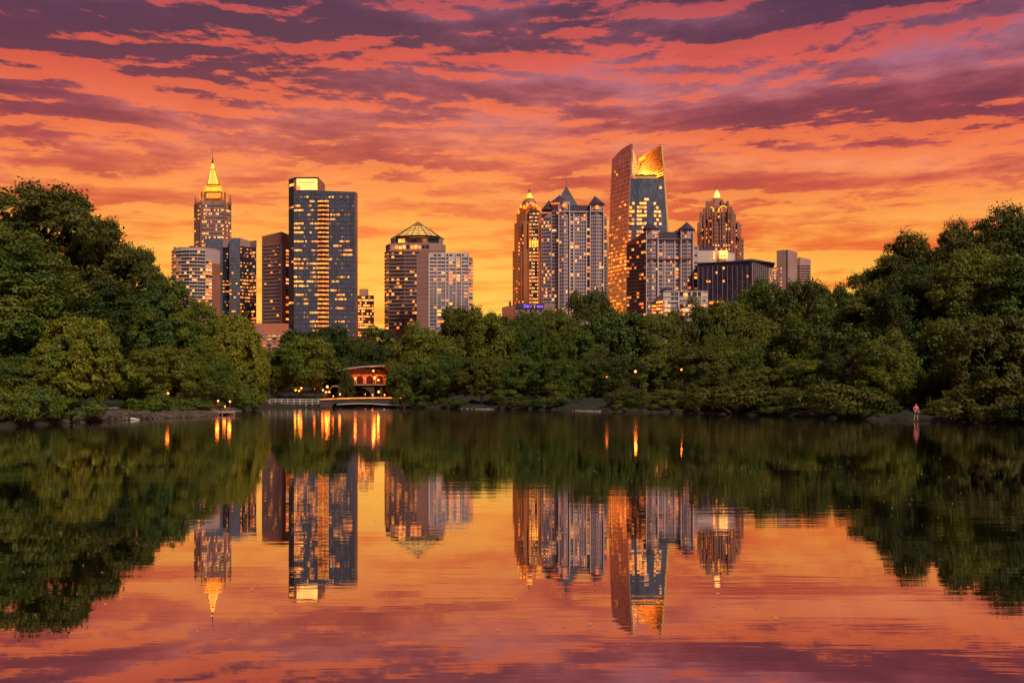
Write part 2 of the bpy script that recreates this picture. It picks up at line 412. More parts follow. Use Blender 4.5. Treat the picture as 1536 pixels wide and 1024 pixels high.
def antenna(b, px, y0, y1, w=.5, dd=10):
    mb = MB(); x, y = b.p(px, dd); mb.tube([(x, y, b.z(y0)), (x, y, b.z((y0 + y1) / 2)), (x, y, b.z(y1))], [w, w * .6, w * .25], 6)
    return b.ob('antenna', mb, M_METAL)
def roof_clutter(b, items, D0=12):
    for px, w, y0, y1 in items:
        mb = MB(); mb.prism([b.p(px - w, D0), b.p(px + w, D0), b.p(px + w, D0 + 6), b.p(px - w, D0 + 6)], b.z(y0), b.z(y1)); b.ob('roof_unit', mb, M_METAL)

# 1 spire tower
b = Bld('spire_tower', 1000, 319, 'tall stepped tower with golden floodlit pyramid crown and needle spire, left on the skyline')
pts = [(291, 12), (302, 0), (337, 0), (347, 12), (347, 48), (291, 48)]
b.prism('shaft', pts, 302, M_MAUVE)
A, B_ = b.p(302), b.p(337)
def ff(c, r): return 'no' if c in (6,) else (rnd.choice((0, 0, 3, 1)) if rnd.random() < (.45 if r % 3 else .12) else None)
b.wins(A, B_, 306, 418, 13, 19, .72, .38, fn=ff)
b.wins(b.p(337), b.p(347, 12), 306, 418, 4, 19, .7, .4, lit=.45)
b.wins(b.p(291, 12), b.p(302), 306, 418, 4, 19, .6, .4, lit=.4, mats=(1, 2, 0))
b.ribs('pier', A, B_, 300, 420, [0, .5, 1], 1.6, .5, M_BROWN)
sh = [(297, 10), (305, 3), (335, 3), (343, 10), (343, 40), (297, 40)]
sh2 = [(304, 12), (309, 6), (331, 6), (335, 12), (335, 32), (304, 32)]
mb = MB(); mb.prism([b.p(*q) for q in sh], b.z(302), b.z(286), top=[b.p(*q) for q in [(301, 10), (308, 4), (332, 4), (339, 10), (339, 38), (301, 38)]]); b.ob('crown_base', mb, M_BROWN)
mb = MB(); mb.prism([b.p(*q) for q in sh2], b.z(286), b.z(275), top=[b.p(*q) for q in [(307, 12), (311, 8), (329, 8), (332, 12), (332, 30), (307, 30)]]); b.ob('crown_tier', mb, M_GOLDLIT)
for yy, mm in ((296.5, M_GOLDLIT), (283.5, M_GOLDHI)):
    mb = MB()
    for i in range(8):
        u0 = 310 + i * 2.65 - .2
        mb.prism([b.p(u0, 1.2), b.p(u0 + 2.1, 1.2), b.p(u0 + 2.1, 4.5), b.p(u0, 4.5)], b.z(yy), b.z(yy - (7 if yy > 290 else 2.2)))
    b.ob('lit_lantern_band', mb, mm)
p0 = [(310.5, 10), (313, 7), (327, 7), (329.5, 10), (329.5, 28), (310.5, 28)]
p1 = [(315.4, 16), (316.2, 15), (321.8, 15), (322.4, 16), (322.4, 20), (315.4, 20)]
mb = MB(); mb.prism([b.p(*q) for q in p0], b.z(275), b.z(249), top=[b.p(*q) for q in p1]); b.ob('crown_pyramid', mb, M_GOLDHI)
mb = MB(); mb.prism([b.p(314.6, 14), b.p(323, 14), b.p(323, 22), b.p(314.6, 22)], b.z(250), b.z(248.8)); mb.prism([b.p(310, 5), b.p(330, 5), b.p(330, 29), b.p(310, 29)], b.z(275.8), b.z(274.4))
for u in (311, 316, 319.4, 323, 328.7):
    t1 = 315.6 + (u - 311) / 17.7 * 6.4
    mb.tube([(*b.p(u, 6.5), b.z(275)), (*b.p(t1, 14.6), b.z(249))], [.35, .25], 4)
b.ob('crown_frame', mb, M_BROWN)
mb = MB(); mb.prism([b.p(316, 15), b.p(322, 15), b.p(322, 21), b.p(316, 21)], b.z(248.8), b.z(240), top=[b.p(317.2, 16), b.p(320.8, 16), b.p(320.8, 20), b.p(317.2, 20)]); b.ob('lantern', mb, M_GOLDHI)
mb = MB(); x, y = b.p(319, 18); mb.tube([(x, y, b.z(240)), (x, y, b.z(232)), (x, y, b.z(230)), (x, y, b.z(214))], [1.3, .5, .22, .12], 8); b.ob('spire', mb, M_METAL)
for px, yt in ((293, 294), (300, 281), (304.5, 276), (334.5, 277), (339.5, 280), (345, 291)):
    mb = MB(); x, y = b.p(px, 4); w = .75
    mb.prism([(x - w, y - w), (x + w, y - w), (x + w, y + w + 3), (x - w, y + w + 3)], b.z(306), b.z(yt), top=[(x - .2, y - .2), (x + .2, y - .2), (x + .2, y + 1), (x - .2, y + 1)])
    b.ob('pinnacle', mb, M_BROWN if px in (293, 345) else mat('floodlit_fin', (.5, .2, .05), .5, em=(1, .30, .03), es=.62, var=.35))  # floodlighting on the inner fins put in as emission
b.finish()

# 2 curved balcony condo
b = Bld('balcony_tower', 850, 288, 'pale apartment tower with a curved balcony front, beneath the golden spire tower')
arc = [(258, 14), (260, 9), (264, 5), (272, 2), (284, 0), (296, 1), (308, 4), (318, 9), (330, 16)]
b.prism('body', arc + [(330, 40), (258, 40)], 372, M_LILAC)
for i in range(len(arc) - 1):
    A, B_ = b.p(*arc[i]), b.p(*arc[i + 1]); L = arc[i + 1][0] - arc[i][0]
    if i < 6:
        b.wins(A, B_, 375, 485, max(1, round(L / 4)), 21, .86, .55, lit=.12 if i > 2 else .5, mats=(0, 0, 1) if i > 2 else (1, 2, 2))
        b.bands('balcony_slab', A, B_, 375, 485, 21, .2, .9, M_CREAM)
    elif i == 6:
        b.wins(A, B_, 390, 485, 2, 18, .8, .5, lit=1, mats=(1, 1, 3)); b.bands('balcony_slab', A, B_, 390, 485, 18, .25, 1.1, M_CREAM)
mb = MB(); mb.prism([b.p(319, 8), b.p(330.4, 15), b.p(330.4, 30), b.p(319, 30)], 3, b.z(393)); b.ob('brick_wing', mb, M_BROWN)
mb = MB(); mb.prism([b.p(x, d + 2) for x, d in [(261, 9), (272, 3), (296, 2), (325, 12)]] + [b.p(325, 36), b.p(261, 36)], b.z(372), b.z(369.5)); b.ob('penthouse', mb, M_MAUVE)
b.wins(b.p(264, 5), b.p(308, 4), 371.5, 377, 6, 1, .75, .8, lit=0)
roof_clutter(b, [(289, 5, 370, 366), (262, 1.2, 370, 367.5), (303, 3, 370, 367.5)])
b.finish()

# 3 faceted glass tower
b = Bld('faceted_tower', 900, 350, 'slate blue glass tower with angled facets, between the balcony tower and the pink slab')
b.prism('glass_wing', [(308, 8), (334, 4), (338, 30), (308, 30)], 356, G_SILV)
b.prism('dark_recess', [(334, 10), (345, 10), (345, 34), (334, 34)], 369, G_NAVY)
b.prism('recess_cap', [(333, 9), (345, 9), (345, 33), (333, 33)], 357, M_MAUVE, ybot=369)
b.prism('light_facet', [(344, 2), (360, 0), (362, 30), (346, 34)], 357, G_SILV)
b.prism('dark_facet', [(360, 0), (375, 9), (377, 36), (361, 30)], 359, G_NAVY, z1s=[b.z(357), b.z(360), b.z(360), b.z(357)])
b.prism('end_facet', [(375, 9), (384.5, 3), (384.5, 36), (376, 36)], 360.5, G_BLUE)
b.prism('parapet_panel', [(360, -.4), (375, 8.6), (384.9, 2.6), (384.9, 8), (375, 14), (360, 6)], 357, M_MAUVE, ybot=369, z1s=[b.z(356.8), b.z(359.6), b.z(359.8), b.z(359.8), b.z(359.6), b.z(356.8)])
b.wins(b.p(344, 2), b.p(360), 370, 490, 5, 23, .8, .4, lit=.12, dark=False)
b.wins(b.p(360), b.p(375, 9), 370, 490, 6, 23, .75, .42, lit=.42, mats=(0, 1, 2, 1))
b.wins(b.p(375, 9), b.p(384.5, 3), 370, 490, 4, 23, .85, .5, lit=.5, mats=(0, 1, 1, 2))
b.wins(b.p(334, 10), b.p(345, 10), 371, 490, 4, 23, .7, .4, lit=.28, mats=(0, 1, 2, 2))
b.wins(b.p(308, 8), b.p(334, 4), 371, 490, 8, 23, .7, .4, lit=.07, dark=False)
b.bands('floor_line', b.p(344, 2), b.p(360), 370, 490, 23, .08, .25, M_MAUVE); b.bands('floor_line', b.p(308, 8), b.p(334, 4), 370, 490, 23, .08, .25, M_MAUVE)
roof_clutter(b, [(349, 1.4, 358, 355), (352, .7, 358, 353.5)])
b.finish()

# 4 pink slab and 4b podium
b = Bld('slab_tower', 830, 412, 'narrow pinkish brown slab with a blank top band, just left of the broad blue slab')
b.prism('body', [(393, 10), (422, 0), (434, 8), (434, 40), (393, 40)], 348, M_BROWN, z1s=[b.z(352), b.z(347.5), b.z(350), b.z(350), b.z(352)])
b.wins(b.p(393, 10), b.p(422), 368, 486, 9, 22, .97, .55, lit=.13, mats=(0, 1, 2, 2, 2)); b.bands('spandrel', b.p(393, 10), b.p(422), 366, 486, 22, .33, .5, M_MAUVE)
b.prism('corner_pier', [(421, -.7), (428.5, 4), (428.5, 12), (421, 8)], 364, M_PINK)
b.wins(b.p(428.5, 4), b.p(434, 8), 372, 486, 1, 21, .8, .5, lit=.6)
b.finish()
b = Bld('parking_podium', 800, 403, 'low terracotta podium over a lit lattice parking deck, under the pink slab', 'building')
b.prism('upper_wall', [(373, 0), (433, 0), (433, 28), (373, 28)], 485, M_TERRA, ybot=500, top=[b.p(373, 0), b.p(433, 0), b.p(433, 28), b.p(373, 28)])
b.prism('deck_core', [(377, 2), (431, 2), (431, 26), (377, 26)], 500, M_METAL)
b.bands('deck_slab', b.p(376, 1), b.p(432, 1), 501, 530, 6, .35, 1.2, M_PINK)
b.ribs('deck_column', b.p(376, 1), b.p(432, 1), 500, 532, [i / 7 for i in range(8)], 1.0, .9, M_PINK)
b.wins(b.p(376, 1), b.p(432, 1), 501, 530, 7, 6, .7, .3, fn=lambda c, r: rnd.choice((3, 1, 2, None)), proud=.3)
mb = MB(); mb.prism([b.p(386, -.4), b.p(391, -.4), b.p(391, .5), b.p(386, .5)], b.z(499), b.z(486)); b.ob('service_door', mb, M_MAUVE)
b.finish()

# 5 big blue slab
b = Bld('glass_slab_tower', 800, 485, 'broad dark blue glass slab with a glowing sign on its roof and lit middle bays')
b.prism('curtain_wall', [(441, 0), (533, 0), (536, 8), (536, 34), (441, 34)], 286, G_BLUE, z1s=[b.z(284.5), b.z(288), b.z(288.5), b.z(288.5), b.z(284.5)])
b.prism('edge_fin', [(533.2, -.2), (536.5, 7.5), (536.5, 34), (533.2, 34)], 287.5, M_BROWN)
b.prism('left_return', [(433, 6), (441, -.3), (441, 30), (433, 30)], 266.5, mat('slate_panel_wall', (.035, .035, .06), .6, var=.2, panel=(3, 3, 3.5)))
b.prism('crown_box', [(441, 0.0), (477, 0), (487.5, 10), (487.5, 30), (441, 30)], 266, M_BROWN, ybot=285.5, z1s=[b.z(266), b.z(265.6), b.z(273), b.z(273), b.z(266)])
mb = MB()
for i in range(15): u = 443 + i * 2.24; mb.prism([b.p(u, -.35), b.p(u + 1.9, -.35), b.p(u + 1.9, 1), b.p(u, 1)], b.z(284.6), b.z(268.6))
b.prism('sign_frame', [(441.2, -.6), (478, -.6), (478, .2), (441.2, .2)], 266.3, M_METAL, ybot=268)
sg = b.prism('sign_panel', [(445, -.5), (476, -.5), (476, .5), (445, .5)], 268.4, M_PANELLIT, ybot=285)
mb = MB()
for i in range(9):   # rooftop lettering too small to read: nine marks over a shorter second line
    u = 449 + i * 2.75; x, y = b.p(u, -.8); w = .42
    mb.box(x - w, x - w * .35, y, y + .2, b.z(275), b.z(272.8)); mb.box(x + w * .35, x + w, y, y + .2, b.z(275), b.z(272.9 + (i % 2) * .8))
    mb.box(x - w * .35, x + w * .35, y, y + .2, b.z(274.2 - (i % 3) * .5), b.z(273.5 - (i % 3) * .5))
for i in range(12):
    u = 453.5 + i * 1.35; x, y = b.p(u, -.8); mb.box(x - .16, x + .16, y, y + .2, b.z(278.2), b.z(277 + (i % 3) * .3))
b.ob('sign_lettering', mb, mat('sign_letter_brown', (.20, .10, .03), .6))
mb = MB(); mb.prism([b.p(445.4, -.75), b.p(450.3, -.75), b.p(450.3, .3), b.p(445.4, .3)], b.z(285), b.z(278.8)); b.ob('sign_block', mb, LIT[1])
mb = MB(); mb.prism([b.p(434, 4.6), b.p(441, -.8), b.p(441, 1), b.p(434, 6)], b.z(278.5), b.z(275)); b.ob('lit_slot', mb, LIT[0])
A, B_ = b.p(441), b.p(533)
ROWS = 33
strips = {}
for r in range(ROWS):
    L_ = set()
    if r in (30, 29, 26, 25, 24, 22, 20, 18, 17, 14, 13, 12, 10) or rnd.random() < .1: L_ |= set(range(0, rnd.choice((4, 6, 6))))
    if rnd.random() < .62:
        s0 = rnd.randint(22, 31); L_ |= set(range(s0, s0 + rnd.randint(3, 8)))
    if rnd.random() < .3: s0 = rnd.randint(6, 10); L_ |= set(range(s0, s0 + 3))
    if rnd.random() < .5: s0 = rnd.randint(9, 13); L_ |= set(range(s0, 15))
    strips[r] = L_
def ff(c, r):
    if 15 <= c <= 21 and 1 <= r < ROWS - 1: return 0 if c == 18 or rnd.random() < .3 else 1
    if c in strips[r] and rnd.random() < .9: return rnd.choice((0, 0, 3, 1)) if c < 6 or rnd.random() < .7 else 2
    return rnd.choice(('no', 'no', 'no', 2)) if rnd.random() < .34 else 'no'
b.wins(A, B_, 292, 512, 38, ROWS, .9, .4, fn=ff, m0=.0, m1=.02)
b.bands('spandrel', A, B_, 292, 512, ROWS, .30, .12, mat('slate_spandrel', (.12, .11, .14), .35, .3, var=.25, panel=(1.6, 3, 50)))
b.ribs('mullion', A, B_, 287, 515, [i / 38 for i in range(1, 38)], .16, .22, M_METAL)
mb = MB()
for r in range(1, ROWS - 1):
    z = b.z(512) + (b.z(292) - b.z(512)) * (r + .22) / ROWS; P = [b.p(476.5, 0), b.p(480, -2), b.p(484.5, -2.9), b.p(489, -2), b.p(493.5, 0)]
    mb.prism(P, z - .35, z + .25)
b.ob('bay_balcony', mb, mat('bronze_balcony', (.35, .16, .07), .5, var=.2))
b.wins(b.p(433, 6), b.p(441), 300, 505, 2, 30, .8, .4, lit=.06, dark=False)
roof_clutter(b, [(491, 2, 287, 284.5), (498, 1.6, 287, 284.3), (532, .8, 288, 286), (502, 1, 287, 285.5)])
mb = MB(); mb.tube([(*b.p(489, 8), b.z(283.8)), (*b.p(496, 8), b.z(285.2))], [.3, .3], 5); b.ob('roof_crane', mb, M_METAL)
b.finish()

# 6 lit hotel
b = Bld('lit_hotel', 900, 549, 'small tower with nearly every window lit, just right of the broad blue slab', 'building')
b.prism('body', [(536.5, 0), (561, 0), (561, 22), (536.5, 22)], 443, M_BROWN)
b.prism('penthouse', [(539, 3), (552.5, 3), (552.5, 16), (539, 16)], 433, M_PINK, ybot=443)
b.wins(b.p(536.5), b.p(561), 444, 505, 9, 15, .82, .6, lit=.85, mats=(0, 3, 1, 0)); antenna(b, 546, 433, 429, .3)
b.bands('floor_slab', b.p(536.5), b.p(561), 444, 505, 15, .14, .35, M_BROWN)
b.finish()

# 7 octagonal pyramid tower
b = Bld('pyramid_top_tower', 860, 622, 'dark banded tower under a gold glass pyramid roof, behind the grey condominium')
oc = [(577, 16), (583, 3), (607, 0), (645, 0), (664, 6), (669, 16), (669, 40), (577, 40)]
b.prism('body', oc, 375, M_BROWN)
b.prism('upper_step', [(578.5, 16), (585, 6), (645, 2), (662, 8), (668.5, 16), (668, 38), (579, 38)], 364, M_MAUVE, ybot=375)
b.prism('drum', [(586, 16), (592, 8), (608, 5), (642, 5), (659, 8), (664.5, 16), (660, 36), (590, 36)], 354, M_MAUVE, ybot=364)
for i, (A, B_) in enumerate((((577, 16), (583, 3)), ((583, 3), (607, 0)), ((607, 0), (630, 0)))):
    A, B_ = b.p(*A), b.p(*B_); n_ = (2, 6, 6)[i]
    b.wins(A, B_, 377, 494, n_, 21, .96, .58, lit=(.35, .16, .25)[i], mats=(0, 1, 2, 1)); b.bands('spandrel', A, B_, 376, 494, 21, .22, .5, M_PINK)
b.wins(b.p(592, 8), b.p(608, 5), 356, 363, 3, 1, .85, .8, fn=lambda c, r: (None, 0, 0)[c]); b.wins(b.p(608, 5), b.p(642, 5), 356, 363, 4, 1, .85, .8, fn=lambda c, r: ('no', None, 'no', 2)[c])
b.wins(b.p(642, 5), b.p(659, 8), 355, 363, 1, 1, .95, .95, lit=0)
b.wins(b.p(585, 6), b.p(645, 2), 365, 374, 10, 1, .8, .6, fn=lambda c, r: (2, 1, 0, 0, None, 1, 0, 1, None, None)[c])
pb = [b.p(*q) for q in [(586.5, 20), (596, 6), (617, 1), (641, 1), (658, 6), (665, 20), (655, 36), (597, 36)]]
ax, ay = b.p(627, 20); zb, zt = b.z(353.6), b.z(327.2)
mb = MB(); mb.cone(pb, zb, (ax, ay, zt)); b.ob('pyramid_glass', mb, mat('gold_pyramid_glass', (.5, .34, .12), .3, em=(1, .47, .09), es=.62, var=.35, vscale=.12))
mb = MB()
for i in range(8):
    x, y = pb[i]; mb.tube([(x, y, zb), (ax, ay, zt)], [.42, .3], 5)
    x2, y2 = pb[(i + 1) % 8]; mb.tube([(x, y, zb), (x2, y2, zb)], [.8, .8], 5)
    for q in (.2, .38, .55, .7):
        mb.tube([(x + (ax - x) * q, y + (ay - y) * q, zb + (zt - zb) * q), (x2 + (ax - x2) * q, y2 + (ay - y2) * q, zb + (zt - zb) * q)], [.16, .16], 4)
    xm, ym = (x + x2) / 2, (y + y2) / 2; mb.tube([(xm, ym, zb), (ax + (xm - ax) * .3, ay + (ym - ay) * .3, zb + (zt - zb) * .7)], [.2, .16], 4)
b.ob('pyramid_frame', mb, M_METAL)
q = .73; mb = MB(); mb.cone([(x + (ax - x) * q, y + (ay - y) * q - .15) for x, y in pb], zb + (zt - zb) * q + .1, (ax, ay - .2, zt + .5)); b.ob('pyramid_cap', mb, M_COPPER)
b.finish()

# 8 grey condo
b = Bld('grey_condominium', 800, 668, 'pale grey condominium with a blank pink side wall, in front of the pyramid topped tower', 'building')
b.prism('side_wall', [(625, 6), (643.5, -.5), (643.5, 20), (625, 24)], 377, M_PINK, z1s=[b.z(379), b.z(376.5), b.z(376.5), b.z(379)])
b.prism('body', [(643.5, 0), (703, 0), (703, 26), (643.5, 26)], 379, M_WHITE)
b.prism('right_wing', [(703, 3), (709, 8), (709, 28), (703, 28)], 385, M_BROWN)
A, B_ = b.p(643.5), b.p(703)
def ff(c, r):
    if r == 20: return None if c % 3 else 'no'
    if c in (0, 1, 4, 8): return None if rnd.random() > .1 else 1
    return rnd.choice((0, 1, 0)) if rnd.random() < .22 else (None if rnd.random() < .75 else 'no')
b.wins(A, B_, 380, 490, 10, 21, .9, .6, fn=ff, dm=mat('grey_blue_pane', (.12, .13, .17), .2, .2, var=.35, vscale=.5))
b.bands('balcony_slab', A, B_, 392, 490, 18, .15, .7, M_WHITE)
b.ribs('pier', A, B_, 380, 492, [0, .2, .42, .5, .68, .82, 1], .7, .85, M_WHITE)
b.wins(b.p(703, 3), b.p(709, 8), 392, 490, 2, 19, .8, .5, lit=.8, mats=(1, 2, 1)); b.bands('balcony_slab', b.p(703, 3), b.p(709.5, 8), 392, 490, 19, .3, 1.0, M_CREAM)
mb = MB()
for k_ in range(13): v, f = b.quad(b.p(625, 6), b.p(643.5, -.5), 0, 1, b.z(385 + k_ * 8), b.z(385 + k_ * 8) + .18, .08, None, None, .1); mb.add(v, f)
for u in (.25, .5, .75): v, f = b.quad(b.p(625, 6), b.p(643.5, -.5), u, u + .012, b.z(495), b.z(380), .08, None, None, .1); mb.add(v, f)
b.ob('wall_joint', mb, M_MAUVE)
roof_clutter(b, [(675, 3, 379, 376.5), (695, 6, 380, 377)])
b.finish()

# 9 domed tower
b = Bld('domed_tower', 900, 791, 'rust coloured tower with an arched dome and lit lantern, left of the grey turreted tower')
b.prism('shaft', [(769, 14), (777, 2), (786, 0), (812, 0), (816, 14), (816, 44), (769, 44)], 374, M_RUST)
b.prism('upper_shaft', [(771.5, 14), (778, 4), (787, 1.5), (811, 1.5), (815, 14), (815, 42), (771.5, 42)], 332, M_RUST, ybot=374)
b.prism('shoulder', [(775, 14), (780, 6), (788, 3), (809, 3), (813, 12), (813, 38), (775, 38)], 317, M_RUST, ybot=332)
b.prism('drum', [(779, 14), (783, 8), (788, 5), (805, 5), (810, 12), (810, 34), (779, 34)], 307, M_RUST, ybot=317)
x, y = b.p(794.3, 18); zr = b.z
mb = MB(); R_ = 12 * 900 / F; mb.lathe(x, y, [(R_ * math.cos(a), zr(306) + (zr(291) - zr(306)) * math.sin(a) ** .9) for a in [i * math.pi / 2 / 8 * .93 for i in range(9)]], 16); b.ob('dome', mb, M_BROWN, smooth=True)
mb = MB(); mb.lathe(x, y, [(3.2, zr(292)), (2.9, zr(289)), (1.9, zr(288.8)), (1.8, zr(284.5))], 8); b.ob('lantern', mb, M_GOLDHI)
mb = MB(); mb.lathe(x, y, [(2.0, zr(284.5)), (1.2, zr(282)), (1.0, zr(279)), (.3, zr(278))], 8); mb.tube([(x, y, zr(278)), (x, y, zr(271))], [.25, .08], 5); b.ob('finial', mb, M_COPPER)
for px, d, y0 in ((781, 6, 306), (786, 3, 308), (790.5, 2, 304.5), (800, 2, 304.5), (805, 3, 307), (809, 8, 309), (778, 9, 314)):
    mb = MB(); xx, yy = b.p(px, d); mb.lathe(xx, yy, [(1.1, zr(y0 + 4)), (1.2, zr(y0 + 1.5)), (.3, zr(y0 - 1.5))], 6); b.ob('lit_pinnacle', mb, M_GOLDLIT)
mb = MB(); A, B_ = b.p(788.5, 2), b.p(806, 2)
P0 = [(X(797.5, 902) + 5.4 * math.cos(a), zr(313) + 5.0 * math.sin(a)) for a in [i * math.pi / 10 for i in range(11)]]
mb.tube([(px_, 901.2, pz) for px_, pz in P0], [.5] * 11, 5); b.ob('arch_trim', mb, M_GOLDLIT)
b.ribs('shaft_pier', b.p(777, 2), b.p(786), 376, 472, [0, .5, 1], .9, .4, M_RUST); b.ribs('shaft_pier', b.p(786), b.p(812), 332, 472, [0, .28, .42, .84, 1], .9, .9, M_RUST)
A, B_ = b.p(793.5, -.2), b.p(808.5, -.2)
b.prism('bay_glass', [(793.5, -.2), (808.5, -.2), (808.5, 3), (793.5, 3)], 316, G_NAVY)
def ff(c, r):
    if 15 <= r <= 17: return 0 if c % 2 == 0 else 1
    return rnd.choice((0, 3, 1)) if rnd.random() < (.75 if r < 24 else .5) else (None if r < 24 else 2)
b.wins(A, B_, 318, 472, 5, 29, .62, .5, fn=ff)
mb = MB()
for c in range(4): v, f = b.quad(A, B_, .05 + c * .24, .2 + c * .24, zr(371), zr(360), .35, None, None); mb.add(v, f)
b.ob('lit_column', mb, M_GOLDHI)
b.wins(b.p(777, 2), b.p(786), 334, 472, 3, 25, .5, .4, lit=.22, mats=(0, 1)); b.wins(b.p(769, 14), b.p(777, 2), 376, 472, 3, 18, .5, .4, lit=.1, mats=(1,))
b.finish()

# 10 / 12 turreted condo towers
def turret_roof(b, px0, px1, ybase, apx, yap, dd, m, dep=14):
    mb = MB(); P = [b.p(px0, dd), b.p((px0 + px1) / 2, dd - 3), b.p(px1, dd), b.p(px1, dd + dep), b.p(px0, dd + dep)]
    ax, ay = b.p(apx, dd + dep * .4); mb.cone(P, b.z(ybase), (ax, ay, b.z(yap))); mb.tube([(ax, ay, b.z(yap)), (ax, ay, b.z(yap - 2.2))], [.12, .06], 4)
    return b.ob('turret_roof', mb, m)
WP = mat('violet_pane', (.10, .09, .14), .2, .2, var=.4, vscale=.5)
b = Bld('turreted_tower', 800, 862, 'lilac grey apartment tower with slate turrets and one tall roof, left of the twin fins')
b.prism('left_wing', [(812, 8), (828, 4), (828, 30), (812, 30)], 318, M_LILAC)
b.prism('left_step', [(827, 5), (839, 1), (839, 30), (827, 30)], 305, M_LILAC)
b.prism('main_wall', [(854, 2), (886, 2), (886, 34), (854, 34)], 317, M_LILAC)
b.prism('left_turret', [(838, 2), (846, -1), (854.5, 1), (854.5, 24), (838, 24)], 302, M_LILAC)
b.prism('right_turret', [(885, 1), (895, -1), (906, 2), (906, 24), (885, 24)], 306, M_LILAC)
b.prism('right_wing', [(906, 5), (910, 8), (910, 30), (906, 30)], 322, M_MAUVE)
b.prism('right_step', [(909, 7), (912.5, 10), (912.5, 30), (909, 30)], 361, M_MAUVE)
b.prism('mansard', [(854, 3), (886, 3), (886, 30), (854, 30)], 307, M_SLATE, ybot=317)
mb = MB(); P = [b.p(829, 10), b.p(868, 10), b.p(868, 30), b.p(829, 30)]; ax, ay = b.p(849.3, 20); mb.prism(P, b.z(307), b.z(303), top=[b.p(833, 11), b.p(866, 11), b.p(866, 29), b.p(833, 29)])
P2 = [b.p(834, 11), b.p(866, 11), b.p(866, 29), b.p(834, 29)]; P3 = [b.p(842, 15), b.p(857.5, 15), b.p(857.5, 25), b.p(842, 25)]
mb.prism(P2, b.z(303), b.z(287), top=P3); mb.cone(P3, b.z(287), (ax, ay, b.z(271.5))); mb.tube([(ax, ay, b.z(271.5)), (ax, ay, b.z(258))], [.2, .1], 5); b.ob('tall_roof', mb, M_SLATE)
turret_roof(b, 825, 852, 303.5, 839.5, 290.5, 1, M_SLATE, 12); turret_roof(b, 883.5, 907.5, 306, 892.3, 292, 0, M_SLATE, 14); turret_roof(b, 812.5, 829, 313, 824, 296.5, 4, M_SLATE, 12)
mb = MB(); mb.prism([b.p(826, 3), b.p(840, .2), b.p(840, 2), b.p(826, 5)], b.z(304.8), b.z(302.6)); b.ob('lit_eave', mb, LIT[1])
b.ribs('pilaster', b.p(854, 2), b.p(886, 2), 318, 472, [.03, .2, .8, .97], .7, .8, M_WHITE); b.ribs('pilaster', b.p(838, 0), b.p(854.5, 0), 304, 472, [.02, .98], .6, 1.3, M_WHITE); b.ribs('pilaster', b.p(885, 0), b.p(906, 0), 308, 472, [.02, .98], .6, 1.3, M_WHITE)
for (A, B_, y0, c, lit, drk) in ((b.p(838.5, 1.8), b.p(846, -1), 312, 2, .085, 0), (b.p(846, -1), b.p(854, 1), 312, 3, .085, 0), (b.p(855, 2), b.p(861, 2), 320, 1, .25, 1), (b.p(862, 2), b.p(879, 2), 320, 5, .1, 0), (b.p(880, 2), b.p(885, 2), 320, 1, .4, 1),
                                 (b.p(886, .8), b.p(895, -1), 313, 3, .085, 0), (b.p(895, -1), b.p(905.5, 2), 313, 3, .085, 0), (b.p(906, 5), b.p(910, 8), 326, 1, .15, 1), (b.p(812, 8), b.p(827, 4), 324, 5, .3, 0), (b.p(828, 4.7), b.p(838, 1.3), 316, 3, .18, 1)):
    rows = int((472 - y0) / 5.2)
    b.wins(A, B_, y0, 472, c, rows, .82 if drk else .66, .52, lit=lit, mats=(0, 1, 1, 3), dm=G_DARK if drk else WP)
for px in (846.5, 895.5):
    mb = MB(); x, y = b.p(px, -1.6 if px < 880 else -1.6); mb.tube([(x, y - .3, b.z(308.5 if px < 880 else 311.5)), (x, y + 1, b.z(308.5 if px < 880 else 311.5))], [1.6, 1.6], 10); b.ob('round_window', mb, LIT[1])
mb = MB()
for A, B_, y_ in ((b.p(854, 2), b.p(886, 2), 318), (b.p(838, 2), b.p(854.5, -.5), 318), (b.p(885, 0), b.p(906, 0), 318)): v, f = b.quad(A, B_, 0, 1, b.z(y_), b.z(y_) + .7, 1.5, None, None); mb.add(v, f)
b.ob('cornice', mb, M_WHITE)
b.finish()

# 11 twin fin tower
b = Bld('twin_fin_tower', 950, 968, 'tallest curved glass tower with two sloping sail fins around a golden lit crown')
def lean(pxb, pxt, dd, y): # px at given height row y for leaning edge between y=470 and y=215
    return pxb + (pxt - pxb) * ((470 - y) / 255.0) ** 1.5
FLb, FLt, BLb, BLt, FRb, FRt = 939, 947.5, 911, 919, 1006, 991.5
def slab(name, eb0, et0, d0, eb1, et1, d1, tops, th, m, ybot=470, rows=28):
    # curved wall between edge0 (front) and edge1 (back); tops = list of (u, ytop)
    mb = MB(); us = [i / 8 for i in range(9)]; grid = []
    for u in us:
        yt = float(np.interp(u, [q[0] for q in tops], [q[1] for q in tops])); col = []
        for k in range(rows + 1):
            y = ybot + (yt - ybot) * k / rows
            pf = lean(eb0, et0, d0, y); pk = lean(eb1, et1, d1, y); dd = d0 + (d1 - d0) * u
            xf = X(pf, 950 + d0); xk = X(pk, 950 + d1)
            col.append((xf + (xk - xf) * u, 950 + dd, Z(y, 950 + dd)))
        grid.append(col)
    nv = len(grid) * (rows + 1)
    front = [p for c_ in grid for p in c_]; back = [(p[0] + th, p[1] + abs(th) * .3, p[2]) for p in front]
    f = []; R1 = rows + 1
    for i in range(8):
        for k in range(rows): a = i * R1 + k; f += [(a, a + R1, a + R1 + 1, a + 1), (nv + a, nv + a + 1, nv + a + R1 + 1, nv + a + R1)]
        a = i * R1 + rows; f.append((a, a + R1, nv + a + R1, nv + a))
    for k in range(rows): f.append((k, k + 1, nv + k + 1, nv + k)); a = 8 * R1 + k; f.append((a, nv + a, nv + a + 1, a + 1))
    mb.add(front + back, f); o = b.ob(name, mb, m); return grid, o
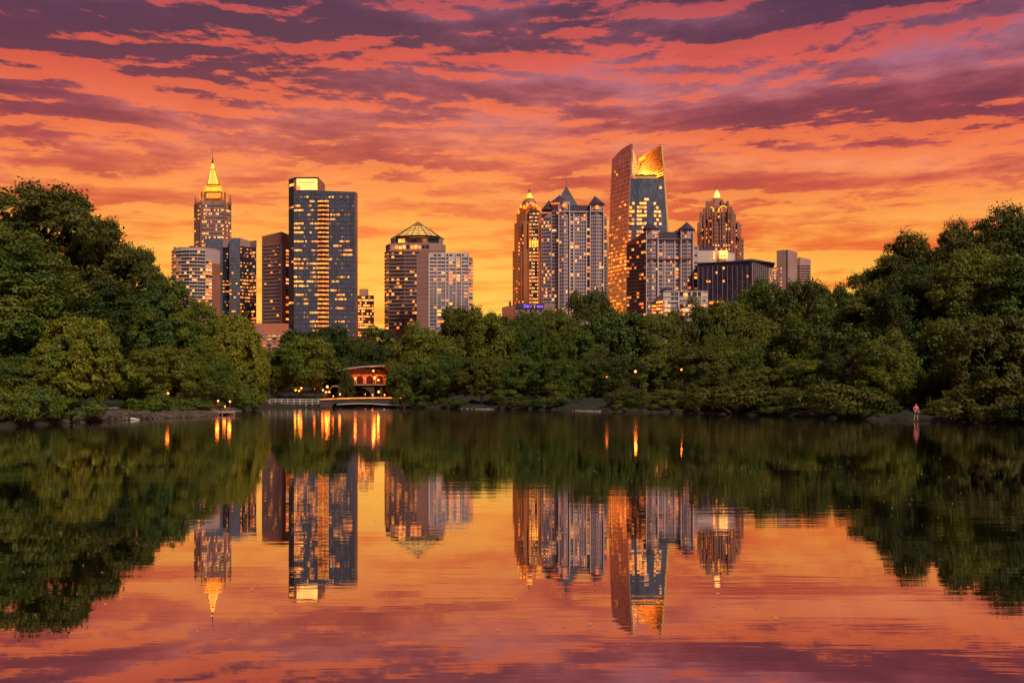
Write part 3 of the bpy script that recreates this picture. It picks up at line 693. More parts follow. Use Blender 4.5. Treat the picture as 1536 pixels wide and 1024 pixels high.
MW = mat('rose_glass_wall', (.66, .42, .36), .30, .7, var=.3, panel=(1.7, 1.7, 3.6))
gL, _ = slab('left_fin', FLb, FLt, 0, BLb, BLt, 34, [(0, 215.5), (.25, 219), (.5, 224), (.75, 231), (1, 240)], 1.6, MW)
gR, _ = slab('right_fin', FRb, FRt, 4, 962, 957, 52, [(0, 218), (.3, 223), (.7, 232), (1, 238)], 1.6, M_LOUVRE)
# front glass between the fins
mb = MB(); v = []; f = []; K = 22
for k in range(K + 1):
    y = 470 + (268 - 470) * k / K; a = lean(FLb, FLt, 0, y); c = lean(FRb, FRt, 4, y)
    v += [(X(a + .6, 950), 950.3, Z(y, 950)), (X((a * .7 + c * .3), 949), 948.6, Z(y, 950)), (X((a * .3 + c * .7), 950), 950, Z(y, 950)), (X(c - .3, 954), 953.6, Z(y, 950))]
for k in range(K):
    for j in range(3): a = k * 4 + j; f.append((a, a + 1, a + 5, a + 4))
mb.add(v, f)
# roof and rear of the glass body
o_ = K * 4; ra = len(mb.v); zt = Z(268, 950); mb.add([(X(FLt, 950), 951, zt), (X(FRt - .5, 954), 954, zt), (X(962, 990), 990, zt), (X(925, 984), 984, zt)], [(0, 1, 2, 3)])
b.ob('front_glass', mb, G_BLUE)
b.prism('crown_parapet', [(953, 2), (985, 2), (985, 26), (951, 26)], 262, M_LOUVRE, ybot=268)
mb = MB(); mb.prism([b.p(953, 1.4), b.p(985, 1.4), b.p(985, 2.6), b.p(953, 2.6)], b.z(262.6), b.z(261.2)); b.ob('parapet_rail', mb, M_BROWN)
# louvres on the inner faces
mb = MB()
for k in range(14):
    y = 264 - k * 3.1
    a = lean(FLb, FLt, 0, y) + .9; w = 9.5 if k < 6 else max(2.0, 9.5 - (k - 6) * .95)
    mb.prism([b.p(a, 1), b.p(a + w, 8), b.p(a + w, 9), b.p(a, 2)], b.z(y), b.z(y - 1.7))
b.ob('louvre', mb, M_LOUVRE)
mb = MB()
for k in range(15):
    y = 264 - k * 3.4; pr = lean(FRb, FRt, 4, y) - 2.6
    u1 = float(np.interp(y, [218, 238, 264], [.05, 1, 1])); q = [(pr + (954.4 - pr) * s_, 3 + 46 * s_ ** 1.4) for s_ in [0, .25 * u1, .5 * u1, .75 * u1, u1]]
    P = [b.p(a_, d_) for a_, d_ in q]; Pb = [b.p(a_ + 2.7, d_ + .6) for a_, d_ in q][::-1]
    zz_ = b.z(y); mb.prism(P + Pb, zz_, zz_ + .45)
b.ob('louvre', mb, M_COPPER)
for px, dd, y, e in ((950, 31, 262.2, 330000), (956, 31, 262.2, 330000), (965, 30, 262.6, 260000)):
    l = bpy.data.lights.new('crown_floodlight', 'POINT'); l.energy = e * .55; l.color = (1, .52, .08); l.shadow_soft_size = .6
    lo = bpy.data.objects.new('crown_floodlight', l); COL.objects.link(lo); lo.parent = b.root; x, y_ = b.p(px, dd); lo.location = (x - b.o[0], y_ - b.o[1], b.z(y) - 3)
# windows on front glass and left fin
def grid_win(fa, fb, rows, y0, y1, cols, lit, hf, wf):
    for r in range(rows):
        y = y1 + (y0 - y1) * (r + .5) / rows; hh = (y1 - y0) / rows * hf * 950 / F / 2; run = 1
        for c in range(cols):
            k = lit(c, r)
            if k is None: continue
            A, B_ = fa(y), fb(y); z = b.z(y); bulge = .6 if cols < 12 else .7 + 1.6 * math.sin(math.pi * min(1, ((c + .5) / cols) ** .8))
            b.quad(A, B_, (c + .5 - wf / 2) / cols, (c + .5 + wf / 2) / cols, z - hh, z + hh, bulge, LIT[k], rnd.random(), .2)
def ff(c, r):
    y = 460 + (272 - 460) * (r + .5) / 31
    if y > 303: return rnd.choice((0, 0, 3, 1)) if (c in (0, 1, 3, 4, 5, 6, 10, 11, 12) and rnd.random() < .62) or rnd.random() < .04 else None
    return rnd.choice((0, 3)) if rnd.random() < .07 else None
grid_win(lambda y: (X(lean(FLb, FLt, 0, y) + 1.2, 949), 949.6), lambda y: (X(lean(FRb, FRt, 4, y) - 1, 952), 952), 31, 272, 460, 15, ff, .55, .86)
def ff(c, r):
    y = 468 + (240 - 468) * (r + .5) / 40; d = np.interp(y, [240, 300, 330, 380, 400, 410, 470], [.03, .06, .28, .42, .9, .3, .4])
    return rnd.choice((1, 0, 1)) if rnd.random() < d else None
grid_win(lambda y: (X(lean(FLb, FLt, 0, y) - .6, 950), 950), lambda y: (X(lean(BLb, BLt, 0, y) + .6, 984), 984), 40, 240, 468, 8, ff, .45, .55)
bm_ = MB()
for k in range(34):
    y = 466 - k * 6.8; A, B_ = (X(lean(FLb, FLt, 0, y), 950), 950), (X(lean(BLb, BLt, 0, y), 984), 984)
    v, f = b.quad(A, B_, 0, 1, b.z(y) - .12, b.z(y) + .25, .35, None, None, .2); bm_.add(v, f)
b.ob('floor_line', bm_, M_BROWN)
b.finish()

# 12 second turreted tower
b = Bld('turreted_block', 800, 995, 'shorter lilac apartment block with two small pointed turrets, in front of the twin fin tower')
b.prism('side_wing', [(940, 22), (955, 12), (970, 2), (970, 40), (940, 40)], 356, M_BROWN, z1s=[b.z(358), b.z(352), b.z(345), b.z(345), b.z(358)])
b.prism('main_wall', [(986, 2), (1022, 2), (1022, 34), (986, 34)], 358, M_LILAC)
b.prism('left_turret', [(969, 1.6), (978, -1), (987, 1.6), (987, 24), (969, 24)], 343, M_LILAC)
b.prism('right_turret', [(1021, 1.6), (1031, -1), (1040, 1.6), (1040, 24), (1021, 24)], 344, M_LILAC)
b.prism('right_wing', [(1040, 4), (1047, 6), (1047, 30), (1040, 30)], 366, M_LILAC)
b.prism('mansard', [(986, 3), (1022, 3), (1022, 30), (986, 30)], 347, M_SLATE, ybot=358)
turret_roof(b, 964, 988, 343, 971.5, 330.5, 0, M_SLATE, 16)
turret_roof(b, 1018, 1042.5, 344, 1030, 331, 0, M_SLATE, 14)
mb = MB(); ax, ay = b.p(1029, 10); mb.add([(*b.p(1010, 6), b.z(346.5)), (*b.p(1021, 1), b.z(345)), (ax, ay, b.z(332)), (*b.p(1010, 20), b.z(346.5))], [(0, 1, 2), (0, 2, 3), (0, 3, 1), (1, 3, 2)]); b.ob('copper_slope', mb, M_COPPER)
b.ribs('pilaster', b.p(986, 2), b.p(1022, 2), 359, 474, [.04, .3, .72, .97], .7, .8, M_WHITE); b.ribs('pilaster', b.p(969, 0), b.p(987, 0), 346, 474, [.02, .98], .6, 1.6, M_WHITE)
b.ribs('pilaster', b.p(1021, 0), b.p(1040, 0), 346, 474, [.02, .98], .6, 1.6, M_WHITE); b.ribs('pilaster', b.p(1040, 4), b.p(1047, 6), 368, 474, [.05, .95], .5, .5, M_WHITE)
for (A, B_, y0, c, lit, drk) in ((b.p(970, 1.4), b.p(978, -1), 361, 3, .1, 0), (b.p(978, -1), b.p(986, 1.5), 361, 3, .12, 0), (b.p(988, 2), b.p(994, 2), 361, 1, .3, 1), (b.p(995, 2), b.p(1012, 2), 361, 5, .1, 0), (b.p(1013, 2), b.p(1018, 2), 361, 1, .5, 1),
                                 (b.p(1022, 1.4), b.p(1031, -1), 361, 3, .085, 0), (b.p(1031, -1), b.p(1039, 1.3), 361, 3, .1, 0), (b.p(1041, 4.3), b.p(1046, 5.8), 368, 1, .6, 1), (b.p(940, 22), b.p(955, 12), 362, 4, .22, 1), (b.p(955, 12), b.p(969, 2.6), 358, 4, .25, 1)):
    b.wins(A, B_, y0, 474, c, int((474 - y0) / 5.4), .84 if drk else .66, .52, lit=lit, mats=(0, 1, 1, 2), dm=G_DARK if drk else WP)
b.wins(b.p(978, -1), b.p(986, 1.5), 347, 356, 2, 2, .6, .5, lit=1, mats=(0, 1)); b.wins(b.p(1022, 1.4), b.p(1031, -1), 347, 357, 2, 2, .4, .6, lit=.8, mats=(0, 1))
b.bands('balcony_slab', b.p(940, 22), b.p(955, 12), 362, 474, 20, .16, .8, M_MAUVE); b.bands('balcony_slab', b.p(955, 12), b.p(969, 2.6), 358, 474, 21, .16, .8, M_MAUVE)
mb = MB()
for A, B_ in ((b.p(986, 2), b.p(1022, 2)), (b.p(969, 0), b.p(987, 0)), (b.p(1021, 0), b.p(1040, 0))):
    for y_, m_ in ((359, 0), (388.5, 1)): v, f = b.quad(A, B_, 0, 1, b.z(y_), b.z(y_) + .6, 1.8, None, None); mb.add(v, f)
b.ob('cornice', mb, M_MAUVE)
b.finish()

# 13 low white building
b = Bld('stepped_white_building', 700, 1020, 'low pale building with a slanted side and glowing ground floor, under the shorter turreted block', 'building')
b.prism('body', [(995, 0), (1062, 0), (1062, 20), (995, 20)], 437, M_WHITE)
b.prism('slanted_side', [(977, 8), (995, -.5), (995, 20), (977, 20)], 437, M_MAUVE, z1s=[b.z(452), b.z(437.5), b.z(437.5), b.z(452)])
b.wins(b.p(977, 8), b.p(995, -.5), 450, 476, 5, 5, .75, .6, lit=.95, mats=(3, 0, 1))
b.wins(b.p(1006, 0), b.p(1017, 0), 438, 464, 2, 4, .85, .7, lit=.2, dm=mat('grey_blue_pane', (.1, .1, .1))); b.wins(b.p(1018, 0), b.p(1052, 0), 438, 446, 5, 1, .8, .85, fn=lambda c, r: 0 if c == 1 else None)
b.wins(b.p(997, 0), b.p(1006, 0), 450, 475, 2, 4, .8, .55, lit=.8, mats=(3, 0)); b.wins(b.p(1018, 0), b.p(1060, 0), 448, 475, 9, 4, .8, .55, lit=.5, mats=(3, 0, 1))
b.bands('sill_band', b.p(995), b.p(1062), 437, 476, 5, .12, .5, M_CREAM); b.ribs('column', b.p(995), b.p(1062), 437, 476, [.34, .62, .76, .85], .6, .7, M_CREAM)
mb = MB(); mb.lathe(*b.p(1000, 8), [(4.5, b.z(437)), (4.2, b.z(433)), (2, b.z(430)), (.2, b.z(429))], 10); b.ob('roof_dome', mb, M_SLATE)
b.finish()

# 14 gothic tower
b = Bld('gothic_crown_tower', 1000, 1078, 'brown stepped gothic tower topped by a bright gold cupola, right of the turreted block')
steps = [([(1046, 20), (1052, 6), (1068, 0), (1096, 0), (1110, 8), (1110, 40), (1046, 40)], 334, 3), ([(1051, 20), (1055, 8), (1069, 2), (1095, 2), (1104, 10), (1104, 38), (1051, 38)], 319, 334),
         ([(1056, 18), (1060, 8), (1070, 4), (1093, 4), (1099, 10), (1099, 34), (1056, 34)], 308, 319)]
for i, (P, yt, yb) in enumerate(steps):
    mb = MB(); mb.prism([b.p(*q) for q in P], 3 if yb == 3 else b.z(yb), b.z(yt)); b.ob('shaft' if not i else 'setback', mb, M_BROWN)
b.prism('right_block', [(1108, 10), (1115.5, 14), (1115.5, 40), (1108, 40)], 354, M_BROWN)
x, y = b.p(1075.5, 16)
mb = MB(); mb.prism([b.p(*q) for q in [(1059, 16), (1063, 8), (1071, 5), (1090, 5), (1094.5, 12), (1094, 32), (1060, 32)]], b.z(308), b.z(294), top=[b.p(*q) for q in [(1069, 16), (1070, 13), (1073, 11), (1079, 11), (1081, 14), (1080, 22), (1070, 22)]]); b.ob('crown_slope', mb, M_BROWN)
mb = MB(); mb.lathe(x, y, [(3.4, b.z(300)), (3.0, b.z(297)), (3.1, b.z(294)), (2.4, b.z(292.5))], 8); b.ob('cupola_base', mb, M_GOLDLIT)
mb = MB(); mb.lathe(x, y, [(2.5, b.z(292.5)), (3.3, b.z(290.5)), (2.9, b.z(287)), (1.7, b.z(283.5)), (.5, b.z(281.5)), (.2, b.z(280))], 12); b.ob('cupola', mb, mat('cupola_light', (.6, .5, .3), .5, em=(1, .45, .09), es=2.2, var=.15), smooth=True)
mb = MB(); mb.tube([(x, y, b.z(280)), (x, y, b.z(268))], [.22, .08], 5); b.ob('finial', mb, M_COPPER)
pn = [(1048, 6, 331, 338), (1051.5, 6, 315, 336), (1056.5, 5, 310, 330), (1061, 4, 299, 318), (1064.5, 5, 300, 314), (1091.5, 5, 299, 320), (1099, 6, 312, 328), (1101.5, 8, 316, 336), (1107, 7, 329, 345), (1068, 9, 297, 302), (1083, 9, 296, 303), (1087, 7, 302, 310), (1110, 8, 333, 345)]
for px, d, yt, yb in pn:
    mb = MB(); x_, y_ = b.p(px, d - 4); w = .95; mb.prism([(x_ - w, y_ - w), (x_ + w, y_ - w), (x_ + w, y_ + 3), (x_ - w, y_ + 3)], b.z(yb + 12), b.z(yt + 3)); mb.cone([(x_ - w, y_ - w), (x_ + w, y_ - w), (x_ + w, y_ + 1), (x_ - w, y_ + 1)], b.z(yt + 3), (x_, y_, b.z(yt)))
    b.ob('pinnacle', mb, M_BROWN)
for ap in ([(1059.5, 313), (1062, 310.5), (1065, 309.8), (1069, 311.5), (1073, 317)], [(1077, 318), (1079, 312.5), (1082.5, 309), (1086, 308.3), (1089, 310), (1092, 315)]):
    mb = MB(); mb.tube([(*b.p(q, 2.2), b.z(r)) for q, r in ap], [.5] * len(ap), 5); b.ob('lit_arch', mb, M_GOLDHI)
A, B_ = b.p(1068), b.p(1096)
b.wins(A, B_, 322, 420, 7, 16, .45, .42, fn=lambda c, r: rnd.choice((0, 3, 1)) if (4 < r < 9 and rnd.random() < .7) or rnd.random() < .18 else None); b.wins(b.p(1052, 6), b.p(1068), 322, 420, 5, 16, .45, .42, lit=.45, mats=(0, 1, 1))
b.wins(b.p(1096), b.p(1110, 8), 336, 420, 4, 14, .45, .42, lit=.35, mats=(0, 3)); b.ribs('buttress', A, B_, 312, 420, [0, .14, .43, .57, .86, 1], 1.0, 1.3, M_BROWN); b.ribs('buttress', b.p(1096), b.p(1110, 8), 335, 420, [.33, .66], .9, .9, M_BROWN)
b.ribs('buttress', b.p(1052, 6), b.p(1068), 322, 420, [0, .33, .66], .9, .9, M_BROWN)
b.wins(b.p(1061, 3.8), b.p(1092, 3.8), 309, 319, 6, 1, .5, .55, fn=lambda c, r: (0, 0, None, 0, 0, 1)[c]); b.wins(b.p(1108, 10), b.p(1115.5, 14), 356, 420, 2, 10, .5, .4, lit=.3)
b.finish()

# 15 white pavilion block with sign box
b = Bld('white_cube_building', 860, 1075, 'pale cubic building with a bright yellow square on its front, behind the dark glass box', 'building')
b.prism('body', [(1046, 0), (1083, -1), (1102, 8), (1102, 26), (1046, 26)], 376, M_WHITE, z1s=[b.z(376), b.z(376), b.z(378.5), b.z(378.5), b.z(376)])
b.prism('dark_plant_room', [(1047, 4), (1072, 4), (1072, 20), (1047, 20)], 368, M_SLATE, ybot=376, z1s=[b.z(373), b.z(366.5), b.z(366.5), b.z(373)])
mb = MB(); mb.prism([b.p(1079, -4), b.p(1091.5, -4), b.p(1091.5, 0), b.p(1079, 0)], b.z(388), b.z(376.5)); b.ob('lit_box', mb, M_PANELLIT)
mb = MB()
for u in (1082.6, 1087): mb.prism([b.p(u - 1.4, -4.3), b.p(u + 1.4, -4.3), b.p(u + 1.4, -4), b.p(u - 1.4, -4)], b.z(385), b.z(383.6))
b.ob('box_marking', mb, MATS['sign_letter_brown'])
mb = MB(); mb.prism([b.p(1069.5, -1.4), b.p(1072, -1.4), b.p(1072, 0), b.p(1069.5, 0)], b.z(389), b.z(377)); b.ob('lit_slot', mb, LIT[0])
b.finish()

# 16 dark glass box
b = Bld('dark_glass_building', 780, 1100, 'dark purple glass box with a thin overhanging flat roof, low below the gothic tower', 'building')
b.prism('glass_front', [(1047, 8), (1128, 0), (1152, 12), (1152, 40), (1047, 40)], 392, G_PURP, z1s=[b.z(396.5), b.z(391), b.z(393.5), b.z(393.5), b.z(396.5)])
b.prism('roof_slab', [(1046, 7.4), (1128, -1.5), (1163, 10), (1160, 44), (1046, 44)], 390, M_SLATE, ybot=392, z1s=[b.z(394.5), b.z(388.5), b.z(391.8), b.z(391.8), b.z(394.5)])
A, B_ = b.p(1047, 8), b.p(1128)
b.wins(A, B_, 398, 456, 22, 9, .7, .5, lit=.09, dark=False, mats=(1, 1, 0)); b.ribs('fin', A, B_, 398, 460, [i / 11 for i in range(12)], .3, .7, M_MAUVE)
b.ribs('fin', b.p(1128), b.p(1152, 12), 394, 460, [i / 8 for i in range(9)], .5, .9, M_LILAC)
mb = MB(); mb.prism([b.p(1064, 5.5), b.p(1087, 3.3), b.p(1087, 5), b.p(1064, 7)], b.z(455), b.z(451)); b.ob('lit_lobby', mb, LIT[1])
roof_clutter(b, [(1121, 1.5, 390, 386), (1124.5, .6, 390, 384), (1112, 2.5, 390, 388)], 18)
b.finish()

# 17-19 small far ones
b = Bld('small_far_block', 1100, 1159, 'tiny sunset coloured block peeking between the dark glass box and the plain brown slab', 'building')
b.prism('body', [(1152, 0), (1166, 0), (1166, 20), (1152, 20)], 401, M_PINK); b.wins(b.p(1152), b.p(1166), 403, 440, 6, 9, .6, .4, lit=.5, mats=(1, 2, 0)); b.finish()
b = Bld('plain_slab_tower', 950, 1180, 'plain dark mauve slab tower standing alone at the right end of the skyline')
b.prism('body', [(1165, 4), (1181, 0), (1196, 6), (1196, 26), (1165, 26)], 375, M_MAUVE, z1s=[b.z(375), b.z(374.5), b.z(377), b.z(377), b.z(375)])
b.prism('corner_strip', [(1180.4, -.4), (1181.6, -.4), (1181.6, .6), (1180.4, .6)], 375, M_METAL)
b.wins(b.p(1165, 4), b.p(1181), 395, 440, 6, 9, .5, .4, fn=lambda c, r: rnd.choice((1, 3)) if c in (0, 2) and rnd.random() < .5 else 'no'); antenna(b, 1175, 375, 371, .3)
roof_clutter(b, [(1180, 5, 376, 374)]); b.finish()
b = Bld('striped_office_tower', 1050, 1206, 'pale office tower with wavy horizontal window stripes, rightmost in the skyline')
b.prism('body', [(1193, 3), (1200, 0), (1216, 3), (1216, 26), (1193, 26)], 388, M_PINK, z1s=[b.z(388), b.z(385.5), b.z(389), b.z(389), b.z(388)])
b.wins(b.p(1200), b.p(1216, 3), 397, 440, 1, 11, .98, .5, lit=0); b.wins(b.p(1193, 3), b.p(1200), 397, 440, 1, 11, .98, .5, lit=0); b.finish()

# 20 building with violet sign
b = Bld('violet_sign_building', 720, 790, 'low reddish building with a violet neon sign, at the foot of the domed tower', 'building')
b.prism('body', [(773, 0), (832, 0), (832, 18), (773, 18)], 455, M_MAUVE); b.prism('stepped_wing', [(753, 6), (774, 0), (774, 18), (753, 18)], 458, M_TERRA, z1s=[b.z(460), b.z(456.5), b.z(456.5), b.z(460)])
b.prism('sign_board', [(774, -.6), (816, -.6), (816, .1), (774, .1)], 455.3, M_SLATE, ybot=463)
roof_clutter(b, [(765, 1.6, 457, 451.5), (770, 1, 457, 453)], 4)
mb = MB(); sc = 720 / F
def stroke(p0, p1, w=.16): mb.tube([(X(p0[0], 719), 719.0, Z(p0[1], 719)), (X(p1[0], 719), 719.0, Z(p1[1], 719))], [w, w], 5)
for q in (((785.5, 457.2), (788, 457.2)), ((788, 457.2), (785.8, 461.5)), ((789.3, 457.2), (788.4, 459.2)), ((788.4, 459.2), (789.8, 459.6)), ((789.8, 459.6), (789, 461.3)), ((790.8, 457.3), (790.6, 461.2)), ((790.6, 461.2), (792, 459)), ((792, 459), (792.6, 461.2)), ((792.6, 461.2), (793.8, 457.3)), ((797.5, 457.3), (795.4, 461.5)), ((785.8, 461.3), (787.6, 461.4)),
          ((806, 458.3), (806, 461.4)), ((806, 458.3), (807.6, 461.4)), ((807.6, 461.4), (807.6, 458.3)), ((811, 458.5), (809, 458.5)), ((809, 458.5), (809, 461.2)), ((809, 461.2), (811, 461.2)), ((812.4, 458.3), (812.4, 461.4)), ((812.4, 458.3), (814, 461.4)), ((814, 461.4), (814, 458.3))): stroke(*q)
b.ob('sign_lettering', mb, M_VIOLET)
mb = MB(); stroke((802, 457.4), (801.6, 461.6), .2); stroke((800.8, 458.4), (802, 457.3)); b.ob('sign_numeral', mb, mat('coral_neon', (.8, .3, .3), .5, em=(1, .25, .2), es=1.4))
b.wins(b.p(785), b.p(815), 463, 469, 4, 1, .5, .6, lit=0); b.finish()

# ------------------------------------------------------------------ trees
def crown_mesh(name, R, H, kind, seed, nleaf, size, dens=1.0):
    g_ = np.random.default_rng(seed)
    nc = {'full': 130, 'tall': 175, 'lacy': 160, 'round': 110, 'shrub': 26}[kind]
    lo = {'full': .05, 'tall': .04, 'lacy': .22, 'round': .12, 'shrub': .02}[kind]
    C = []; Rr = []
    # big lobes give the uneven outline
    nl = 7 if kind != 'shrub' else 4
    lob = g_.normal(size=(nl, 3)); lob /= np.linalg.norm(lob, axis=1)[:, None]; lob[:, 2] *= .8; la = g_.uniform(.08, .30, nl) * (1.1 if kind == 'lacy' else 1)
    while len(C) < nc:
        d = g_.normal(size=3); d /= np.linalg.norm(d)
        if d[2] < -.85: continue
        k = 1 - .22 + float(np.max(la * np.clip((lob @ d - .55) / .45, 0, 1)))
        q = g_.uniform(.70, 1.0) if g_.random() < .8 else g_.uniform(.3, .7)
        zc = (lo + (1 - lo) * (.5 + .5 * d[2] * k * q * 1.08)); zc = lo * .6 + (zc - lo) * 1.0 + lo * .4
        prof_ = 1.0
        if kind in ('full', 'tall', 'shrub') and d[2] < 0: prof_ = 1.12          # skirt stays wide towards the ground
        x, y = d[0] * R * k * q * prof_, d[1] * R * k * q * prof_
        r = R * (.10 + .20 * g_.random() ** 1.4) * (.8 if kind == 'lacy' else 1) * (1.35 if kind == 'shrub' else 1)
        z = min(zc * H, H - r * .6); z = max(z, r * .35 + lo * H * .5)
        C.append((x, y, z)); Rr.append(r)
    C = np.array(C); Rr = np.array(Rr)
    w = Rr ** 2; cnt = (nleaf * w / w.sum()).astype(int)
    idx = np.repeat(np.arange(nc), cnt); N = len(idx)
    d = g_.normal(size=(N, 3)); d /= np.linalg.norm(d, axis=1)[:, None]
    d[:, 2] = np.where(d[:, 2] < -.3, d[:, 2] * -.6, d[:, 2])
    ctr = np.array([0, 0, H * .5]); outw = C[idx] - ctr; outw /= np.linalg.norm(outw, axis=1)[:, None] + 1e-6
    flip = (d * outw).sum(1) < -.25; d[flip] *= -1
    rr = Rr[idx] * g_.uniform(.72, 1.08, N) * (1 + .22 * np.sin(d[:, 0] * 7 + idx) * np.cos(d[:, 1] * 6 + idx * 2) + .15 * np.sin(d[:, 2] * 9 + idx))
    stray = g_.random(N) < .06; rr[stray] *= g_.uniform(1.05, 1.35, stray.sum())
    P = C[idx] + d * rr[:, None] * np.array([1, 1, .82])
    nrm = d * .9 + g_.normal(size=(N, 3)) * .55 + np.array([0, 0, .35]); nrm /= np.linalg.norm(nrm, axis=1)[:, None]
    tv = np.cross(nrm, g_.normal(size=(N, 3))); tv /= np.linalg.norm(tv, axis=1)[:, None]; bv = np.cross(nrm, tv)
    s = size * g_.uniform(.6, 1.35, N)[:, None]
    V = np.empty((N, 4, 3)); V[:, 0] = P + tv * s; V[:, 1] = P + bv * s * .52 + nrm * s * .1; V[:, 2] = P - tv * s; V[:, 3] = P - bv * s * .52 + nrm * s * .1
    V[:, :, 2] = np.maximum(V[:, :, 2], .05)
    me = bpy.data.meshes.new(name); me.vertices.add(N * 4); me.vertices.foreach_set('co', V.reshape(-1).astype(np.float32))
    me.loops.add(N * 4); me.loops.foreach_set('vertex_index', np.arange(N * 4, dtype=np.int32))
    me.polygons.add(N); me.polygons.foreach_set('loop_start', np.arange(0, N * 4, 4, dtype=np.int32)); me.polygons.foreach_set('loop_total', np.full(N, 4, dtype=np.int32))
    me.update(calc_edges=True)
    # trunk and limbs
    mb = MB(); tr = R * .055
    if kind != 'shrub':
        top = H * .55; pth = [(0, 0, -.6), (.05 * tr, 0, .6), (tr * .5, tr * .3, H * .2), (-tr * .4, tr * .5, H * .38), (0, 0, top)]
        mb.tube(pth, [tr * 1.5, tr * 1.05, tr * .9, tr * .75, tr * .45], 9)
        order = np.argsort(-Rr)[:26]
        for i in order:
            c = C[i]; h0 = min(H * .5, max(H * .14, c[2] * .55)); m_ = (c[0] * .45, c[1] * .45, h0 + (c[2] - h0) * .62)
            mb.tube([(0, 0, h0), m_, tuple(c)], [tr * .42, tr * .26, tr * .08], 5)
    else:
        for i in range(6):
            c = C[i]; mb.tube([(0, 0, -.2), (c[0] * .5, c[1] * .5, c[2] * .6), tuple(c)], [.08, .05, .02], 5)
    tm = mb.obj(name + '_t', M_BARK, smooth=True); tme = tm.data; bpy.data.objects.remove(tm)
    return me, tme, R, H
PROTO = {'full': [crown_mesh('crown', 7, 13, 'full', 11, 46000, .165), crown_mesh('crown', 7, 13, 'full', 12, 42000, .19), crown_mesh('crown', 7, 13, 'full', 13, 36000, .235)],
         'tall': [crown_mesh('crown', 7.5, 21, 'tall', 21, 66000, .17), crown_mesh('crown', 7.5, 21, 'tall', 22, 62000, .19), crown_mesh('crown', 7.5, 21, 'tall', 23, 54000, .23)],
         'lacy': [crown_mesh('crown', 9, 22, 'lacy', 31, 50000, .21), crown_mesh('crown', 9, 22, 'lacy', 32, 50000, .21)],
         'round': [crown_mesh('crown', 6.5, 12, 'round', 41, 36000, .19), crown_mesh('crown', 6.5, 12, 'round', 42, 36000, .19)],
         'shrub': [crown_mesh('crown', 2.2, 2.6, 'shrub', 51, 5500, .11), crown_mesh('crown', 2.2, 2.6, 'shrub', 52, 5500, .11)]}
VAR = {}
def variant(kind, i, leaf):
    k = (kind, i, leaf)
    if k not in VAR:
        me, tme, R, H = PROTO[kind][i]
        if not me.materials: me.materials.append(LEAF[leaf]); VAR[k] = me
        else:
            found = [v for (a, b_, c), v in VAR.items() if (a, b_) == (kind, i) and c == leaf]
            m2 = me.copy(); m2.materials.clear(); m2.materials.append(LEAF[leaf]); VAR[k] = m2
    return VAR[k], PROTO[kind][i][1], PROTO[kind][i][2], PROTO[kind][i][3]
tn = 0
def tree(name, px, ytop, hw, D, kind, leaf, label, group, zb=.45, cat='tree'):
    global tn; tn += 1
    pr = PROTO[kind]; i = tn % len(pr); me, tme, R, H = variant(kind, i, leaf)
    h = Z(ytop, D) - zb; r = hw * D / F
    root = empty(name, (X(px, D), D, zb), label, cat, group); root.rotation_euler = (0, 0, rnd.uniform(0, 6.28)); root.scale = (r / R, r / R, h / H * 1.02)
    c = bpy.data.objects.new('crown' if kind != 'shrub' else 'foliage', me); COL.objects.link(c); c.parent = root
    t_ = bpy.data.objects.new('trunk' if kind != 'shrub' else 'stem', tme); COL.objects.link(t_); t_.parent = root
    return root
GL, GI, GR = 'trees on the left bank', 'trees at the head of the lake', 'trees on the right bank'
